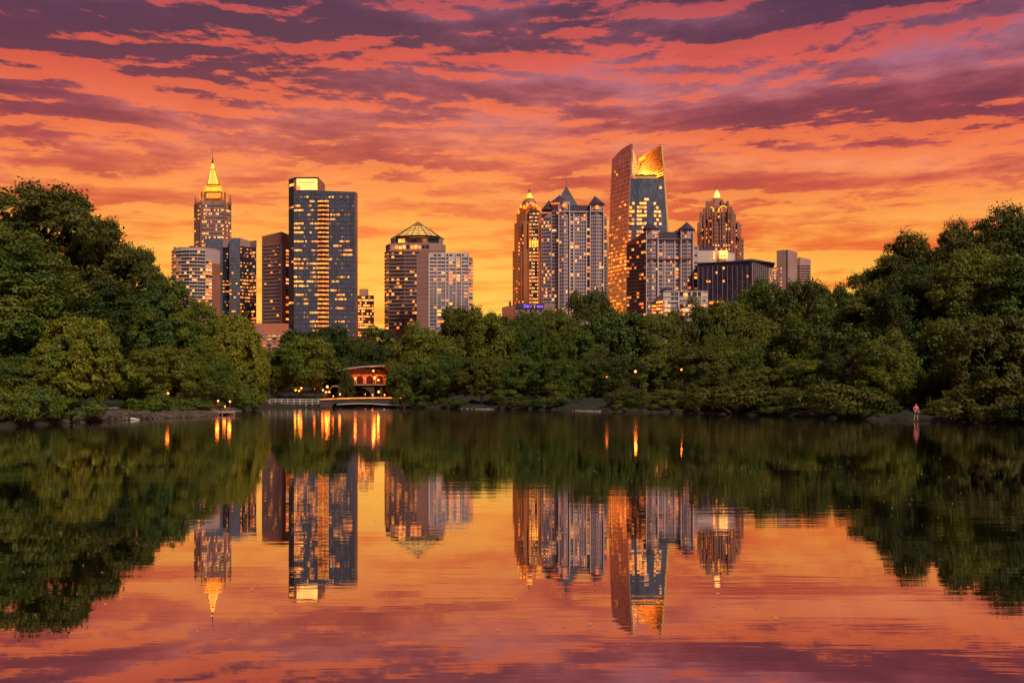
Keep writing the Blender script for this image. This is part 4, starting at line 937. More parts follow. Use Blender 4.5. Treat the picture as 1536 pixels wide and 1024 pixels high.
T = [
 (70, 273, 120, 128, 'lacy', 'dark', 'tallest dark oak on the left bank, orange sky showing through its broad crown', GL),
 (18, 300, 70, 122, 'tall', 'dark', 'dark tree filling the space under the tallest oak, cut by the left edge', GL),
 (-70, 300, 110, 112, 'tall', 'green', 'tree mostly outside the left edge, behind the big leafy bank tree', GL),
 (20, 348, 115, 96, 'tall', 'green', 'big leafy green tree leaning over the water at the left edge', GL),
 (118, 470, 62, 90, 'full', 'yellow', 'green and yellow crown bulging over the left bank, above the stony slope', GL),
 (-30, 520, 60, 86, 'full', 'green', 'low branch heavy tree touching the water at the left corner', GL),
 (50, 545, 50, 87, 'full', 'green', 'small bushy tree on the waterline beneath the big leafy one', GL),
 (140, 334, 62, 130, 'lacy', 'dark', 'dark airy tree tucked against the right flank of the tallest oak', GL),
 (203, 366, 54, 128, 'lacy', 'dark', 'dark thin topped tree against orange sky, between the tallest oak and the balcony tower', GL),
 (165, 420, 75, 118, 'tall', 'dark', 'dark full tree below the airy dark tree tops, above the white railing', GL),
 (243, 404, 48, 112, 'tall', 'green', 'dark green tree rising left of the balcony tower foot', GL),
 (290, 447, 46, 113, 'tall', 'olive', 'olive tree covering the foot of the balcony tower', GL),
 (232, 520, 55, 104, 'full', 'green', 'low spreading tree at the bank between the railing and the lamplit deck', GL),
 (340, 466, 50, 124, 'full', 'yellow', 'yellowing rounded tree under the faceted glass tower', GL),
 (310, 530, 45, 108, 'full', 'olive', 'olive tree overhanging the lamplit deck', GL),
 (377, 512, 28, 134, 'full', 'yellow', 'small yellow green tree sloping down to the boardwalk end', GL),
 (362, 540, 30, 122, 'full', 'yellow', 'lowest yellow green tree, between the lamplit deck and the boardwalk', GL),
 (452, 506, 50, 150, 'round', 'olive', 'round crowned tree in front, behind the boardwalk railing', GI),
 (476, 492, 58, 178, 'round', 'dark', 'darker domed tree behind the round crowned one, at the foot of the broad blue slab', GI),
 (414, 530, 20, 165, 'full', 'dark', 'dark tree beneath the terracotta podium', GI),
 (512, 520, 26, 205, 'round', 'dark', 'slim dark tree left of the lamplit pavilion', GI),
 (540, 505, 34, 260, 'round', 'dark', 'distant dark tree below the lit hotel', GI),
 (572, 492, 34, 270, 'round', 'dark', 'distant dark tree below the pyramid topped tower', GI),
 (505, 503, 30, 280, 'round', 'dark', 'distant dark tree at the right foot of the broad blue slab', GI),
 (558, 520, 40, 225, 'full', 'dark', 'dark tree behind the pavilion roof', GI),
 (608, 505, 35, 165, 'full', 'green', 'green tree directly right of the pavilion', GR),
 (637, 486, 56, 158, 'full', 'olive', 'broad bright tree at the left end of the right bank, beneath the grey condominium', GR),
 (692, 460, 38, 205, 'round', 'dark', 'dark domed tree top rising against the lower right of the grey condominium', GR),
 (618, 545, 38, 142, 'full', 'green', 'low green tree on the waterline beside the footbridge end', GR),
 (670, 528, 44, 138, 'full', 'green', 'leafy tree on the waterline, second from the footbridge', GR),
 (732, 470, 44, 168, 'full', 'olive', 'round olive tree under the gap between the grey condominium and the domed tower', GR),
 (722, 535, 42, 134, 'full', 'dark', 'dark low tree over the pale stone edging', GR),
 (781, 470, 46, 172, 'full', 'olive', 'olive tree under the domed tower', GR),
 (806, 469, 38, 175, 'full', 'green', 'green tree directly under the violet sign', GR),
 (752, 470, 30, 176, 'full', 'dark', 'dark tree under the stepped left end of the violet sign building', GR),
 (775, 532, 42, 135, 'full', 'green', 'low green tree on the waterline below the domed tower', GR),
 (830, 464, 42, 180, 'full', 'green', 'green tree under the left half of the turreted tower', GR),
 (888, 436, 40, 205, 'round', 'dark', 'dark domed tree standing above its neighbours before the turreted tower', GR),
 (862, 488, 44, 158, 'full', 'yellow', 'yellowish tree in front of the dark domed one', GR),
 (834, 540, 42, 131, 'full', 'olive', 'low olive tree over the waterline below the turreted tower', GR),
 (925, 463, 50, 170, 'full', 'olive', 'broad olive tree under the twin fin tower', GR),
 (905, 525, 44, 146, 'full', 'dark', 'dark tree left of the brightest shore lamp, its trunk showing above the bank', GR),
 (980, 470, 42, 168, 'full', 'green', 'green tree under the glowing low white building', GR),
 (990, 528, 40, 133, 'full', 'green', 'green tree between the two brightest shore lamps', GR),
 (1038, 450, 42, 172, 'full', 'dark', 'dark tree top below the right half of the shorter turreted block', GR),
 (1052, 522, 46, 118, 'full', 'dark', 'dark tree right of the second bright shore lamp', GR),
 (1088, 446, 44, 176, 'full', 'green', 'green tree below the left part of the dark glass box', GR),
 (1100, 505, 52, 122, 'full', 'olive', 'olive tree in the middle of the right bank slope', GR),
 (1140, 424, 48, 184, 'full', 'olive', 'olive tree top covering the right end of the dark glass box', GR),
 (1196, 416, 48, 178, 'full', 'dark', 'dark green tree under the plain slab tower', GR),
 (1150, 470, 58, 146, 'full', 'green', 'green tree below the plain slab tower, one row nearer the water', GR),
 (1256, 428, 44, 168, 'round', 'dark', 'rounded dark tree right of the striped office tower', GR),
 (1246, 447, 40, 156, 'full', 'dark', 'dark filling tree just below the rounded one right of the striped office tower', GR),
 (1225, 455, 62, 138, 'full', 'green', 'bright green bushy tree below the striped office tower', GR),
 (1222, 540, 50, 103, 'full', 'yellow', 'yellowish low tree bulging to the water below the bright green one', GR),
 (1150, 550, 46, 108, 'full', 'green', 'low dark green tree on the waterline midway along the right bank', GR),
 (1320, 380, 50, 140, 'tall', 'dark', 'dark oak starting the tall rise of trees on the right', GR),
 (1370, 350, 60, 135, 'tall', 'dark', 'dark oak in the middle of the tall rise on the right', GR),
 (1436, 334, 58, 130, 'tall', 'dark', 'dark dense oak just left of the tallest oak on the right bank', GR),
 (1512, 306, 76, 126, 'tall', 'dark', 'tallest dark oak on the right bank, near the right edge', GR),
 (1615, 310, 90, 122, 'lacy', 'dark', 'lacy oak mostly beyond the right edge', GR),
 (1305, 412, 60, 124, 'tall', 'green', 'tall green tree under the first dark oak of the right rise', GR),
 (1375, 392, 66, 120, 'tall', 'dark', 'tall dense dark tree below the middle oak of the right rise', GR),
 (1452, 372, 70, 116, 'tall', 'olive', 'tall dense tree below the tallest oak on the right', GR),
 (1540, 370, 74, 110, 'tall', 'green', 'tall dense green tree cut by the right edge', GR),
 (1324, 500, 56, 96, 'full', 'olive', 'olive tree near the water, left of the person in pink', GR),
 (1418, 478, 58, 98, 'full', 'green', 'green tree above the person in pink', GR),
 (1488, 470, 62, 90, 'full', 'dark', 'dark bushy tree right of the person in pink', GR),
 (1570, 460, 60, 90, 'full', 'green', 'bushy tree at the right edge, nearest on that bank', GR),
 (150, 500, 60, 124, 'full', 'dark', 'shadowy tree filling the gap behind the white railing', GL),
 (200, 505, 50, 121, 'full', 'dark', 'shadowy low tree behind the right end of the white railing', GL),
 (85, 500, 55, 118, 'full', 'dark', 'shadowy tree behind the kerb wall and the yellow green crown', GL),
 (1440, 500, 60, 108, 'full', 'dark', 'shadowy tree behind the dark bushy one right of the person in pink', GR),
 (1520, 490, 60, 106, 'full', 'dark', 'shadowy tree behind the bushy ones at the right edge', GR),
 (1355, 520, 50, 106, 'full', 'dark', 'shadowy tree directly behind the person in pink', GR),
 (520, 553, 11, 152.5, 'full', 'dark', 'small dark tree overlapping the left part of the pavilion roof', GI),
 (596, 548, 17, 150, 'round', 'green', 'small green tree hiding the right end of the pavilion', GI),
 (1275, 520, 46, 100, 'full', 'dark', 'dark tree on the waterline between the yellowish low one and the olive one', GR),
]
for r_ in T:
    px, yt, hw, D, kind, leaf, lab, grp = r_
    tree({'lacy': 'oak_tree', 'tall': 'tall_tree', 'full': 'leafy_tree', 'round': 'round_tree'}[kind], px, yt, hw, D, kind, leaf, lab, grp, zb=.5 if D < 180 else 1.2)
ORD = ['first', 'second', 'third', 'fourth', 'fifth', 'sixth', 'seventh', 'eighth', 'ninth', 'tenth', 'eleventh', 'twelfth', 'thirteenth', 'fourteenth', 'fifteenth', 'sixteenth', 'seventeenth', 'eighteenth', 'nineteenth', 'twentieth',
       'twenty-first', 'twenty-second', 'twenty-third', 'twenty-fourth', 'twenty-fifth', 'twenty-sixth', 'twenty-seventh', 'twenty-eighth', 'twenty-ninth', 'thirtieth']
pxs = [604, 640, 684, 772, 832, 938, 975, 1018, 1062, 1095, 1160, 1236, 1262, 1306, 1452, 1494, 1530]
for i, px in enumerate(pxs):
    px += rnd.uniform(-8, 8) if i else 3; D = shore_D(px) + (rnd.uniform(.6, 1.8) if i else -2.2); h = 2.8 if i == 0 else rnd.choice((.9, 1.3, 2.0, 3.2)) * rnd.uniform(.8, 1.2)
    tree('shrub', px, HZ - (h - CH) * F / D, (1.5 if i == 0 else h * rnd.uniform(.9, 1.5)) * F / D, D, 'shrub', rnd.choice(('dark', 'dark', 'dark', 'green', 'olive')), 'low shrub at the right waterline, %s counting from the footbridge' % ORD[i], 'shrubs along the right waterline', zb=.1, cat='shrub')
pxs = [-20, 15, 48, 80, 105, 222, 248, 272, 298, 362, 378]
for i, px in enumerate(pxs):
    D = shore_D(px) + (rnd.uniform(1, 2.5) if px < 110 or px > 350 else 6); h = rnd.uniform(1.6, 3.0)
    tree('shrub', px, HZ - (h - CH) * F / D, rnd.uniform(1.6, 2.6) * F / D, D, 'shrub', rnd.choice(('dark', 'green', 'olive')), 'low shrub on the left bank, %s counting from the left edge' % ORD[i], 'shrubs along the left bank', zb=.15, cat='shrub')

for px, ytop, hw, off_, lf, lab in ((760, 583, 26, 3.5, 'green', 'bush at the waterline right of the long pale edging'), (940, 580, 30, 4, 'dark', 'bush at the waterline right of the short pale edging'), (1000, 584, 34, 4, 'green', 'bush at the waterline between the two bright shore lamps'),
                                    (1062, 582, 36, 4, 'olive', 'bush at the waterline right of the second bright shore lamp'), (1128, 586, 34, 3.5, 'dark', 'bush at the waterline below the dark glass box right end'), (1182, 582, 36, 3.5, 'green', 'bush at the waterline below the plain slab tower'),
                                    (1310, 592, 34, 3, 'dark', 'bush at the waterline well left of the person in pink'), (1412, 596, 24, 3.2, 'olive', 'bush at the waterline immediately right of the person in pink'), (1470, 590, 38, 3, 'dark', 'second bush at the waterline right of the person in pink')):
    D = shore_D(px) + off_; tree('bush', px, ytop, hw, D, 'full', lf, lab, 'bushes at the right waterline', zb=-.15, cat='bush')
for px, ytop, hw, D, lab in ((1490, 324, 62, 129, 'dense dark tree packed directly behind the tallest right oak'), (1440, 326, 44, 133, 'dense dark tree filling the crest just left of the tallest right oak'), (1550, 318, 60, 129, 'dense dark tree right behind the tallest right oak at the edge')):
    tree('tall_tree', px, ytop, hw, D, 'tall', 'dark', lab, GR, zb=.5)
# the wood beyond the first rows of trees, one mass of foliage
g_ = np.random.default_rng(77); nb_ = 260
bp_ = g_.uniform(-350, 1900, nb_); bD = g_.uniform(235, 310, nb_); br = g_.uniform(4, 7.5, nb_)
bc = np.stack([(bp_ - 768) * bD / F, bD, g_.uniform(3.5, 9.0, nb_)], 1); bi = np.repeat(np.arange(nb_), 330); N = len(bi)
d = g_.normal(size=(N, 3)); d /= np.linalg.norm(d, axis=1)[:, None]
P = bc[bi] + d * (br[bi] * g_.uniform(.75, 1.05, N))[:, None]; P[:, 2] = np.maximum(P[:, 2], 1.5)
nr = d + g_.normal(size=(N, 3)) * .5; nr /= np.linalg.norm(nr, axis=1)[:, None]; tv = np.cross(nr, g_.normal(size=(N, 3))); tv /= np.linalg.norm(tv, axis=1)[:, None]; bv = np.cross(nr, tv)
sz = g_.uniform(.4, .85, N)[:, None]; V = np.stack([P + tv * sz, P + bv * sz * .6, P - tv * sz, P - bv * sz * .6], 1)
me = bpy.data.meshes.new('far_woodland'); me.vertices.add(N * 4); me.vertices.foreach_set('co', V.reshape(-1).astype(np.float32))
me.loops.add(N * 4); me.loops.foreach_set('vertex_index', np.arange(N * 4, dtype=np.int32)); me.polygons.add(N)
me.polygons.foreach_set('loop_start', np.arange(0, N * 4, 4, dtype=np.int32)); me.polygons.foreach_set('loop_total', np.full(N, 4, dtype=np.int32)); me.update(calc_edges=True)
me.materials.append(LEAF['dark']); o = bpy.data.objects.new('far_woodland', me); COL.objects.link(o); tag(o, 'dark mass of woodland filling the park behind the bank trees', kind='stuff')

# ------------------------------------------------------------------ lamps
def lamp(px, py, D, label, glow=1.0, r=.16, ground=.5, yellow=False, group='park lamps', light=True):
    x, z = X(px, D), Z(py, D); r *= .8; root = empty('park_lamp', (x, D, ground), label, 'lamp', group)
    zl = z - ground
    mb = MB(); mb.tube([(0, 0, -.3), (0, 0, .25), (0, 0, zl - r - .1)], [.09, .06, .04], 8); mb.lathe(0, 0, [(.16, -.05), (.12, .2), (.06, .28)], 8); mb.obj('pole', M_METAL, root)
    mb = MB(); mb.lathe(0, 0, [(.04, zl - r), (r * .75, zl - r * .7), (r, zl), (r * .75, zl + r * .7), (.03, zl + r)], 12); mb.obj('globe', M_GLOBEY if yellow else M_GLOBE, root, smooth=True)
    mb = MB(); mb.lathe(0, 0, [(r * .5, zl + r * .85), (r * .3, zl + r * 1.2), (.02, zl + r * 1.5)], 8); mb.obj('cap', M_METAL, root)
    if light:
        l = bpy.data.lights.new('lamp_light', 'POINT'); l.energy = 15 * glow; l.color = (1, .42, .05) if yellow else (1, .17, .018); l.shadow_soft_size = .18
        o = bpy.data.objects.new('lamp_light', l); COL.objects.link(o); o.parent = root; o.location = (0, -r - .2, zl)
lamp(434, 574, 152, 'small lamp far left among the trees behind the boardwalk', .6, .13)
lamp(451, 569, 156, 'higher small lamp over the boardwalk, under the round crowned tree', .5, .12)
lamp(452, 582, 146, 'orange lamp low over the boardwalk, next to two yellow lamps', 2, .2)
lamp(443.5, 585, 147, 'yellow lamp left of its twin over the boardwalk', 1, .17, yellow=True)
lamp(448.7, 586, 147, 'yellow lamp right of its twin over the boardwalk', 1, .17, yellow=True)
lamp(491, 580, 146, 'brightest high lamp of the cluster left of the pavilion', 4, .24)
lamp(484.5, 585, 147, 'leftmost lamp of the cluster left of the pavilion', 2, .17)
lamp(489, 588, 144, 'lower middle lamp of the cluster left of the pavilion', 2, .19)
lamp(494, 588, 144, 'lower right lamp of the cluster left of the pavilion', 2, .19)
lamp(472, 583, 150, 'small lamp between the yellow lamps and the cluster', 1, .1)
lamp(608, 581, 143, 'reddish lamp right of the pavilion under the first bank trees', 1.5, .15)
lamp(910, 565, 128, 'faint lamp left of the two bright shore lamps', .3, .09)
lamp(953, 557, 126, 'bright orange lamp in the foliage, left one of the two bright shore lamps', 3, .2)
lamp(1022, 554, 124, 'bright orange lamp in the foliage, right one of the two bright shore lamps', 3, .19)
lamp(836, 565, 136, 'faint lamp under the turreted tower among leaves', .7, .09)
lamp(1053, 590, 118, 'dim low lamp near the water right of the bright shore lamps', .6, .09)
lamp(252, 590, 98, 'lamp half hidden in the left bank foliage, right of the railing', 1.5, .14)

# deck with lamps
D = 101.5; dz_ = .42
root = empty('lakeside_deck', (X(337, D), D, 0), 'small lamplit wooden deck jutting over the water from the left bank', 'deck')
mb = MB()
for k in range(10): x0 = -1.35 + k * .27; mb.box(x0, x0 + .25, -.9, 1.6, dz_ - .06, dz_)
mb.obj('deck_boards', M_DECK, root)
for x0 in (-1.2, 0, 1.2): mb = MB(); mb.box(x0 - .06, x0 + .06, -.85, -.73, -.7, dz_ - .065); mb.obj('deck_post', M_DECK, root)
mb = MB(); mb.box(-1.36, 1.36, -.96, -.91, dz_ - .2, dz_ - .01); mb.obj('edge_beam', M_DECK, root)
lamp(327, 601, 101.5, 'left lamp on the small wooden deck', 2.2, .12, .42, group='deck lamps'); lamp(345, 602, 101.5, 'right lamp on the small wooden deck', 2.2, .12, .42, group='deck lamps'); lamp(337.5, 609.5, 101.3, 'low middle lamp on the small wooden deck', 1, .1, .42, group='deck lamps')

# boardwalk and footbridge
root = empty('boardwalk', (X(430, 136), 136, 0), 'low boardwalk with pale post and rail fence, left of the footbridge', 'boardwalk')
x0, x1 = X(384, 136) - X(430, 136), X(490, 136) - X(430, 136)
mb = MB(); mb.box(x0, x1, -.6, 1.2, .48, .58); mb.obj('walkway', M_DECK, root)
for k in range(12):
    x = x0 + .3 + (x1 - x0 - .5) * k / 11; mb = MB(); mb.box(x - .06, x + .06, -.58, -.46, -.5, 1.2 if k < 10 else 1.1); mb.obj('rail_post', M_RAIL, root)
for z in (1.14, .86): mb = MB(); mb.box(x0, x1 - .6, -.64, -.585, z - .04, z + .04); mb.obj('rail', M_RAIL, root)
Db = 135; xa, xb = X(482, Db), X(604, Db); cx = (xa + xb) / 2
root = empty('footbridge', (cx, Db, 0), 'low arched footbridge lit orange along its deck, in front of the pavilion', 'footbridge')
h = (xb - xa) / 2; N_ = 24
def dk_(u): return 1.16 + .14 * (1 - (u * .8 - .45) ** 2)
mb = MB(); top = []; bot = []
for i in range(N_ + 1):
    u = -1 + 2 * i / N_; top.append((u * h, dk_(u))); bot.append((u * h, .35 + .55 * max(0, 1 - ((u - .05) / .8) ** 2) ** .5 if abs((u - .05) / .8) < 1 else -.3))
v = []
for (x, z), (_, zb) in zip(top, bot): v += [(x, -1, z - .14), (x, -1, min(zb, z - .3)), (x, 1.4, z - .14), (x, 1.4, min(zb, z - .3))]
f = []
for i in range(N_): a = i * 4; f += [(a + 1, a + 5, a + 4, a), (a + 2, a + 6, a + 7, a + 3), (a, a + 4, a + 6, a + 2), (a + 1, a + 3, a + 7, a + 5)]
f += [(0, 2, 3, 1), (N_ * 4, N_ * 4 + 1, N_ * 4 + 3, N_ * 4 + 2)]
mb.add(v, f); mb.obj('arch_span', mat('bridge_stone', (.045, .032, .034), .8, var=.2, vscale=1), root)
mb = MB(); v = []
for x, z in top: v += [(x, -1.12, z - .13), (x, -1.12, z + .02), (x, 1.5, z + .02), (x, 1.5, z - .13)]
f = []
for i in range(N_): a = i * 4; f += [(a, a + 4, a + 5, a + 1), (a + 1, a + 5, a + 6, a + 2), (a + 2, a + 6, a + 7, a + 3), (a + 3, a + 7, a + 4, a)]
f += [(0, 1, 2, 3), (N_ * 4, N_ * 4 + 3, N_ * 4 + 2, N_ * 4 + 1)]; mb.add(v, f); mb.obj('deck', mat('bridge_deck_paint', (.16, .07, .045), .6, var=.15, vscale=1), root)
for sy in (1.4,):
    mb = MB()
    for i in range(0, N_ + 1, 2): mb = MB(); x, z = top[i]; mb.box(x - .03, x + .03, sy - .03, sy + .03, z, z + .85); mb.obj('rail_post', M_METAL, root)
    mb = MB(); mb.tube([(x, sy, z + .88) for x, z in top], [.035] * len(top), 5); mb.obj('handrail', M_METAL, root)
mb = MB(); mb.tube([(x, -1.16, z + .05) for x, z in top], [.07] * len(top), 6); mb.obj('deck_glow_band', mat('deck_band_glow', (.5, .3, .1), .5, em=(1, .26, .03), es=1.5, var=.35, vscale=.5), root)  # glowing band added for the orange light along the deck edge
mb = MB(); mb.tube([(top[i][0], -1.15, .36 + .22 * math.sin(i / N_ * math.pi) ** 2) for i in range(5, N_ + 1)], [.05] * (N_ - 4), 6); mb.obj('arch_trim', M_RAIL, root)

# pavilion
Dp = 158
def pz(y, d=0): return Z(y, Dp + d)
def pxx(px, d=0): return X(px, Dp + d)
ox = pxx(548); root = empty('pavilion', (ox, Dp, 1.0), 'lamplit lakeside pavilion with a low curved roof and arches on a terrace', 'pavilion')
def pob(name, mb, m, smooth=False): return mb.obj(name, m, root, (ox, Dp, 1.0), smooth)
mb = MB(); mb.box(pxx(516), pxx(592), Dp + 3.2, Dp + 8, 1, pz(553)); pob('rear_wall', mb, M_PLASTER)
mb = MB(); v = []; nn = 14
for i in range(nn + 1):
    u = i / nn; px = 503 + (600 - 503) * u; y = 559.5 - 9.0 * math.sin(min(1, u * 1.05 + .08) * math.pi * .62)
    x, z = pxx(px), pz(y); v += [(x, Dp - 1.2, z), (x, Dp - 1.2, z + .28), (x, Dp + 9, z + .5), (x, Dp + 9, z + .2)]
f = []
for i in range(nn): a = i * 4; f += [(a, a + 4, a + 5, a + 1), (a + 1, a + 5, a + 6, a + 2), (a + 2, a + 6, a + 7, a + 3), (a + 3, a + 7, a + 4, a)]
f += [(0, 1, 2, 3), (nn * 4, nn * 4 + 3, nn * 4 + 2, nn * 4 + 1)]; mb.add(v, f); pob('roof', mb, mat('pavilion_roof_metal', (.34, .28, .33), .5, .1, var=.15, vscale=.6), True)
# arcade wall with arched openings
mb = MB()
xs = [518, 533, 547, 562, 577, 592]
for i in range(len(xs) - 1):
    xl, xr = pxx(xs[i]), pxx(xs[i + 1]); w = xr - xl; zt, zb_ = pz(562.5), pz(575); zs = pz(567.5)
    arcp = [(xl + w * .14 + w * .72 * k / 10, zs + .75 * math.sin(math.pi * k / 10) ** .7 * .6) for k in range(11)]
    vv = []; ff_ = []
    for k, (x, z) in enumerate(arcp): vv += [(x, Dp, z), (x, Dp, zt), (x, Dp + .3, z), (x, Dp + .3, zt)]
    for k in range(10): a = k * 4; ff_ += [(a, a + 4, a + 5, a + 1), (a + 2, a + 3, a + 7, a + 6), (a, a + 2, a + 6, a + 4), (a + 1, a + 5, a + 7, a + 3)]
    mb.add(vv, ff_); mb.box(xl, xl + w * .14, Dp, Dp + .3, zb_, zt); mb.box(xr - w * .14, xr, Dp, Dp + .3, zb_, zt)
pob('arcade', mb, M_PLASTER)
mb = MB(); mb.box(pxx(512), pxx(596), Dp - .1, Dp + .4, pz(562.5), pz(561.4)); pob('arcade_beam', mb, M_PLASTER)
mb = MB(); mb.box(pxx(513), pxx(597), Dp - 1.6, Dp + 3.2, pz(577.5), pz(576)); pob('terrace_slab', mb, M_PLASTER)
mb = MB()
for k in range(24): x = pxx(514 + k * 3.5); mb.box(x - .03, x + .03, Dp - 1.55, Dp - 1.49, pz(576), pz(571.5))
mb.box(pxx(513), pxx(596), Dp - 1.58, Dp - 1.5, pz(571.6), pz(571)); pob('terrace_railing', mb, M_METAL)
mb = MB(); xl, xr = pxx(508), pxx(598)
zt = pz(577.5); nn = 16
for i in range(nn + 1):
    u = i / nn; x = xl + (xr - xl) * u
v = []; f = []
for i in range(nn + 1):
    u = i / nn; x = pxx(515) + (pxx(560) - pxx(515)) * u; z = .9 + (zt - 1.15) * math.sin(math.pi * u) ** .45; v += [(x, Dp - 1.3, z), (x, Dp - 1.3, zt), (x, Dp - .7, z), (x, Dp - .7, zt)]
for i in range(nn): a = i * 4; f += [(a, a + 4, a + 5, a + 1), (a + 2, a + 3, a + 7, a + 6), (a, a + 2, a + 6, a + 4)]
mb.add(v, f); mb.box(pxx(509), pxx(515), Dp - 1.3, Dp - .7, .6, zt)
for a_, c_ in ((560, 563), (572, 575), (584, 587)): mb.box(pxx(a_), pxx(c_), Dp - 1.3, Dp - .7, .6, zt)
pob('undercroft_arch', mb, mat('undercroft_brick', (.10, .05, .035), .85, var=.3, vscale=1.5)); mb = MB(); mb.box(pxx(508), pxx(598), Dp + 3, Dp + 3.3, .6, zt); pob('undercroft_wall', mb, MATS['undercroft_brick'])
mb = MB()
for i in range(9): u = 500 - i * 1.6; mb.box(pxx(u), pxx(516 - i * 0.2), Dp - 1.2, Dp + .6, 1 + i * 0.0, pz(578 + i * 2.0))
pob('side_steps', mb, M_PLASTER)
for i, (px, y, d, e, nm) in enumerate(((533, 567.5, -.6, 260, 'left lamp globe on the pavilion terrace'), (562, 566.3, -.6, 320, 'middle lamp globe on the pavilion terrace'), (567.5, 570, -1.2, 200, 'larger low lamp on the pavilion terrace right of the middle one'), (584, 566, -1.2, 200, 'rightmost lamp globe on the pavilion terrace'),
                                   (560, 556, -.9, 200, 'hanging lamp under the pavilion roof edge'))):
    lamp(px, y, Dp + d, nm, e / 55, .24 if i in (1, 2) else .2, pz(576) if i < 4 else pz(563), group='pavilion lamps')
lamp(568, 587.5, 148, 'yellow lantern among leaves at the right end of the footbridge', 1.2, .24, .7, yellow=True); lamp(559, 592, 150, 'small low light under the pavilion behind the footbridge', 2, .12, .7); lamp(577, 592, 150, 'low light behind the right end of the footbridge', 2, .14, .7); lamp(510, 591, 146, 'low light by the steps at the left end of the footbridge', 3, .14, .7); lamp(500, 594, 143, 'lowest light beside the left end of the footbridge', 2.5, .12, .7)
lamp(548, 591, 150, 'thin pale light in the middle behind the footbridge', 1.5, .09, .7)

# left bank: low wall, railing, rocks, log
D = 98
root = empty('bank_railing', (X(184, D), D, .7), 'short white railing of five posts on top of the stony left bank', 'railing')
xr0 = X(163, D) - X(184, D); xr1 = X(203.5, D) - X(184, D)
for k in range(5): x = xr0 + .25 + (xr1 - xr0 - .3) * k / 4; mb = MB(); mb.box(x - .04, x + .04, -.04, .04, -.3, Z(611.5, D) - .7); mb.obj('post', M_RAIL, root)
for z in (Z(611.6, D), Z(618, D)): mb = MB(); mb.box(xr0, xr1, -.075, -.042, z - .74, z - .66); mb.obj('rail', M_RAIL, root)
mb = MB(); xw0, xw1 = X(111, 99), X(160, 99)
for k in range(9): a = xw0 + (xw1 - xw0) * k / 9; mb.box(a, a + (xw1 - xw0) / 9 - .04, 99, 99.4, .4, Z(612.3 + .3 * math.sin(k), 99))
o = mb.obj('retaining_wall', mat('pale_wall_stone', (.26, .20, .18), .85, var=.3, vscale=2)); tag(o, 'low pale stone kerb wall on the left bank, ending at the white railing', 'wall')
mb = MB(); gg = random.Random(5)
def rock(mb, x, y, z, r):
    n1, n2 = 6, 4; vs = [(x, y, z + r * .6)]
    for i in range(1, n2):
        th = math.pi * i / n2
        for j in range(n1): ph = 2 * math.pi * j / n1; q = r * gg.uniform(.7, 1.2); vs.append((x + q * math.sin(th) * math.cos(ph) * 1.3, y + q * math.sin(th) * math.sin(ph), z + q * math.cos(th) * .6))
    vs.append((x, y, z - r * .5)); fs = [(0, 1 + j, 1 + (j + 1) % n1) for j in range(n1)]
    for i in range(n2 - 2):
        for j in range(n1): a = 1 + i * n1; fs.append((a + j, a + n1 + j, a + n1 + (j + 1) % n1, a + (j + 1) % n1))
    a = 1 + (n2 - 2) * n1; fs += [(a + j, len(vs) - 1, a + (j + 1) % n1) for j in range(n1)]; mb.add(vs, fs)
def ground_z(o_): return float(np.interp(o_, off, zz))
for i in range(620):
    px = gg.uniform(96, 350); o_ = abs(gg.gauss(0, 4.5)) * (1.5 if px < 215 else .35); Ds = shore_D(px) + o_; rock(mb, X(px, Ds), Ds, ground_z(o_) + .03, gg.uniform(.09, .30))
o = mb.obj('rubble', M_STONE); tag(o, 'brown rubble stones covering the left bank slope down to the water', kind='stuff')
D = shore_D(196) - .6; mb = MB(); x = X(196, D); mb.tube([(x - .75, D, .03), (x - .3, D + .1, .09), (x + .2, D, .11), (x + .8, D - .1, .04)], [.05, .09, .1, .04], 8); o = mb.obj('driftwood_log', mat('bleached_wood', (.6, .56, .6), .7, var=.1, vscale=3), smooth=True); tag(o, 'bleached pale log lying at the water edge below the white railing', 'log')
for px0, px1, nm in ((692, 758, 'long pale stone edging at the waterline under the dark low tree'), (858, 902, 'short pale stone edging at the waterline, nearer the shore lamps')):
    mb = MB(); k_ = 9
    for k in range(k_): a = px0 + (px1 - px0) * k / k_; c = px0 + (px1 - px0) * (k + .95) / k_; Dm = shore_D((a + c) / 2) - .3; mb.box(X(a, Dm), X(c, Dm), Dm, Dm + .4, -.2, .09 + .015 * (k % 3))
    o = mb.obj('stone_edging', mat('edging_stone', (.22, .18, .17), .8, var=.2, vscale=2)); tag(o, nm, 'edging', 'pale stone edgings at the waterline')
mb = MB()
for i in range(480):
    D_ = 12 + 90 * gg.random() ** 1.2; a = gg.uniform(-.5, .5); x = a * D_
    if D_ > shore_D(768 + F * a) - 3: continue
    s_ = gg.uniform(.010, .024) * (1 + D_ / 60); t_ = gg.uniform(0, 6.28); c_, q_ = math.cos(t_) * s_, math.sin(t_) * s_
    mb.add([(x + c_, D_ + q_, .012), (x - q_ * .6, D_ + c_ * .6, .02), (x - c_, D_ - q_, .012), (x + q_ * .6, D_ - c_ * .6, .016)], [(0, 1, 2, 3)])
o = mb.obj('floating_leaves', mat('fallen_leaf', (.70, .55, .30), .6, var=.4, vscale=5)); tag(o, 'scattered small leaves floating on the dark lake', kind='stuff')

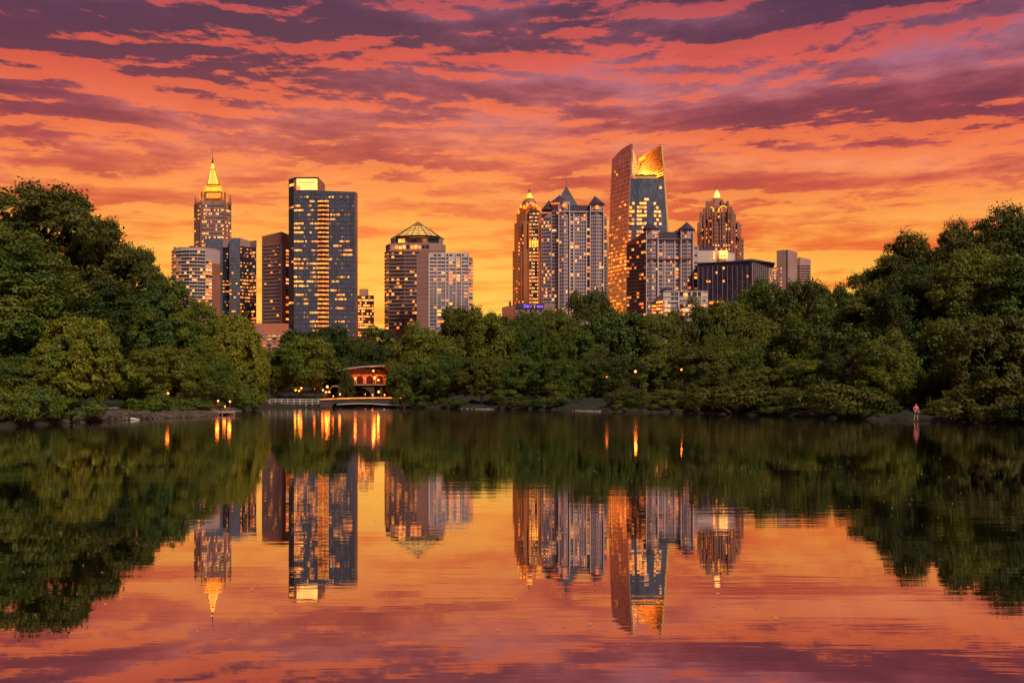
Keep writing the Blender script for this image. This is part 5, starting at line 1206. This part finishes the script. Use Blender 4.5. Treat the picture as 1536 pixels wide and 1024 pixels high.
# person standing at the right waterline
D = 83.3; hx = X(1374, D)
def skin(name, verts, edges, radii, m, root_i=0, parent=None, sub=2):
    me = bpy.data.meshes.new(name); me.from_pydata(verts, edges, []); o = bpy.data.objects.new(name, me); COL.objects.link(o)
    md = o.modifiers.new('skin', 'SKIN'); md.use_smooth_shade = True
    for i, r in enumerate(radii): me.skin_vertices[0].data[i].radius = (r, r)
    me.skin_vertices[0].data[root_i].use_root = True
    o.modifiers.new('sub', 'SUBSURF').levels = sub; o.modifiers['sub'].render_levels = sub; me.materials.append(m)
    if parent: o.parent = parent
    return o
root = empty('person', (hx, D, .08), 'person in a pink top and dark shorts standing at the right waterline', 'person')
root.scale = (.86, .86, .86); M_SKIN = mat('skin', (.52, .30, .22), .6, var=.05); 
V_ = [(0, 0, .84), (0, .01, 1.0), (0, .02, 1.22), (0, .01, 1.36), (0, -.01, 1.44), (0, -.03, 1.53), (0, -.03, 1.60),
      (-.17, .02, 1.32), (-.25, -.02, 1.08), (-.20, -.16, .90), (-.18, -.22, .84), (.17, .02, 1.32), (.26, .02, 1.06), (.24, -.08, .86), (.23, -.11, .79),
      (-.10, 0, .80), (-.14, -.03, .46), (-.17, .03, .09), (-.18, -.10, .04), (.10, 0, .80), (.13, -.02, .45), (.16, .04, .09), (.17, -.09, .04)]
E_ = [(0, 1), (1, 2), (2, 3), (3, 4), (4, 5), (5, 6), (3, 7), (7, 8), (8, 9), (9, 10), (3, 11), (11, 12), (12, 13), (13, 14), (0, 15), (15, 16), (16, 17), (17, 18), (0, 19), (19, 20), (20, 21), (21, 22)]
R_ = [.12, .11, .13, .08, .05, .085, .07, .055, .042, .033, .03, .055, .042, .033, .03, .085, .06, .04, .035, .085, .06, .04, .035]
for s_, w in ((-1, 10), (1, 14)):
    bx, by, bz = V_[w]
    for k, (ddx, L_) in enumerate(((-.03, .07), (-.01, .085), (.01, .08), (.03, .065), (.045 * -s_, .05))):
        V_.append((bx + ddx, by - .03, bz - L_)); E_.append((w, len(V_) - 1)); R_.append(.009)
skin('body', V_, E_, R_, M_SKIN, 0, root)
skin('pink_top', [(0, .01, .93), (0, .02, 1.15), (0, .02, 1.33), (-.19, .02, 1.30), (-.245, 0, 1.12), (.19, .02, 1.30), (.25, .02, 1.12)], [(0, 1), (1, 2), (2, 3), (3, 4), (2, 5), (5, 6)], [.155, .155, .12, .075, .07, .075, .07], mat('pink_fabric', (.85, .08, .22), .8, var=.1), 0, root)
skin('shorts', [(0, 0, .93), (0, 0, .84), (-.11, 0, .76), (-.13, -.02, .52), (.11, 0, .76), (.13, -.02, .52)], [(0, 1), (1, 2), (2, 3), (1, 4), (4, 5)], [.15, .14, .105, .09, .105, .09], mat('dark_fabric', (.03, .03, .05), .8), 0, root)
skin('hair', [(0, .01, 1.50), (0, .01, 1.60), (0, -.01, 1.66)], [(0, 1), (1, 2)], [.07, .09, .06], mat('dark_hair', (.03, .02, .015), .7), 0, root)
mb = MB()
for sx in (-.035, .035): mb.lathe(sx, -.115, [(.001, 1.545), (.01, 1.55), (.001, 1.558)], 6)
mb.obj('eyes', M_METAL, root)
print('objects', len(S.objects))
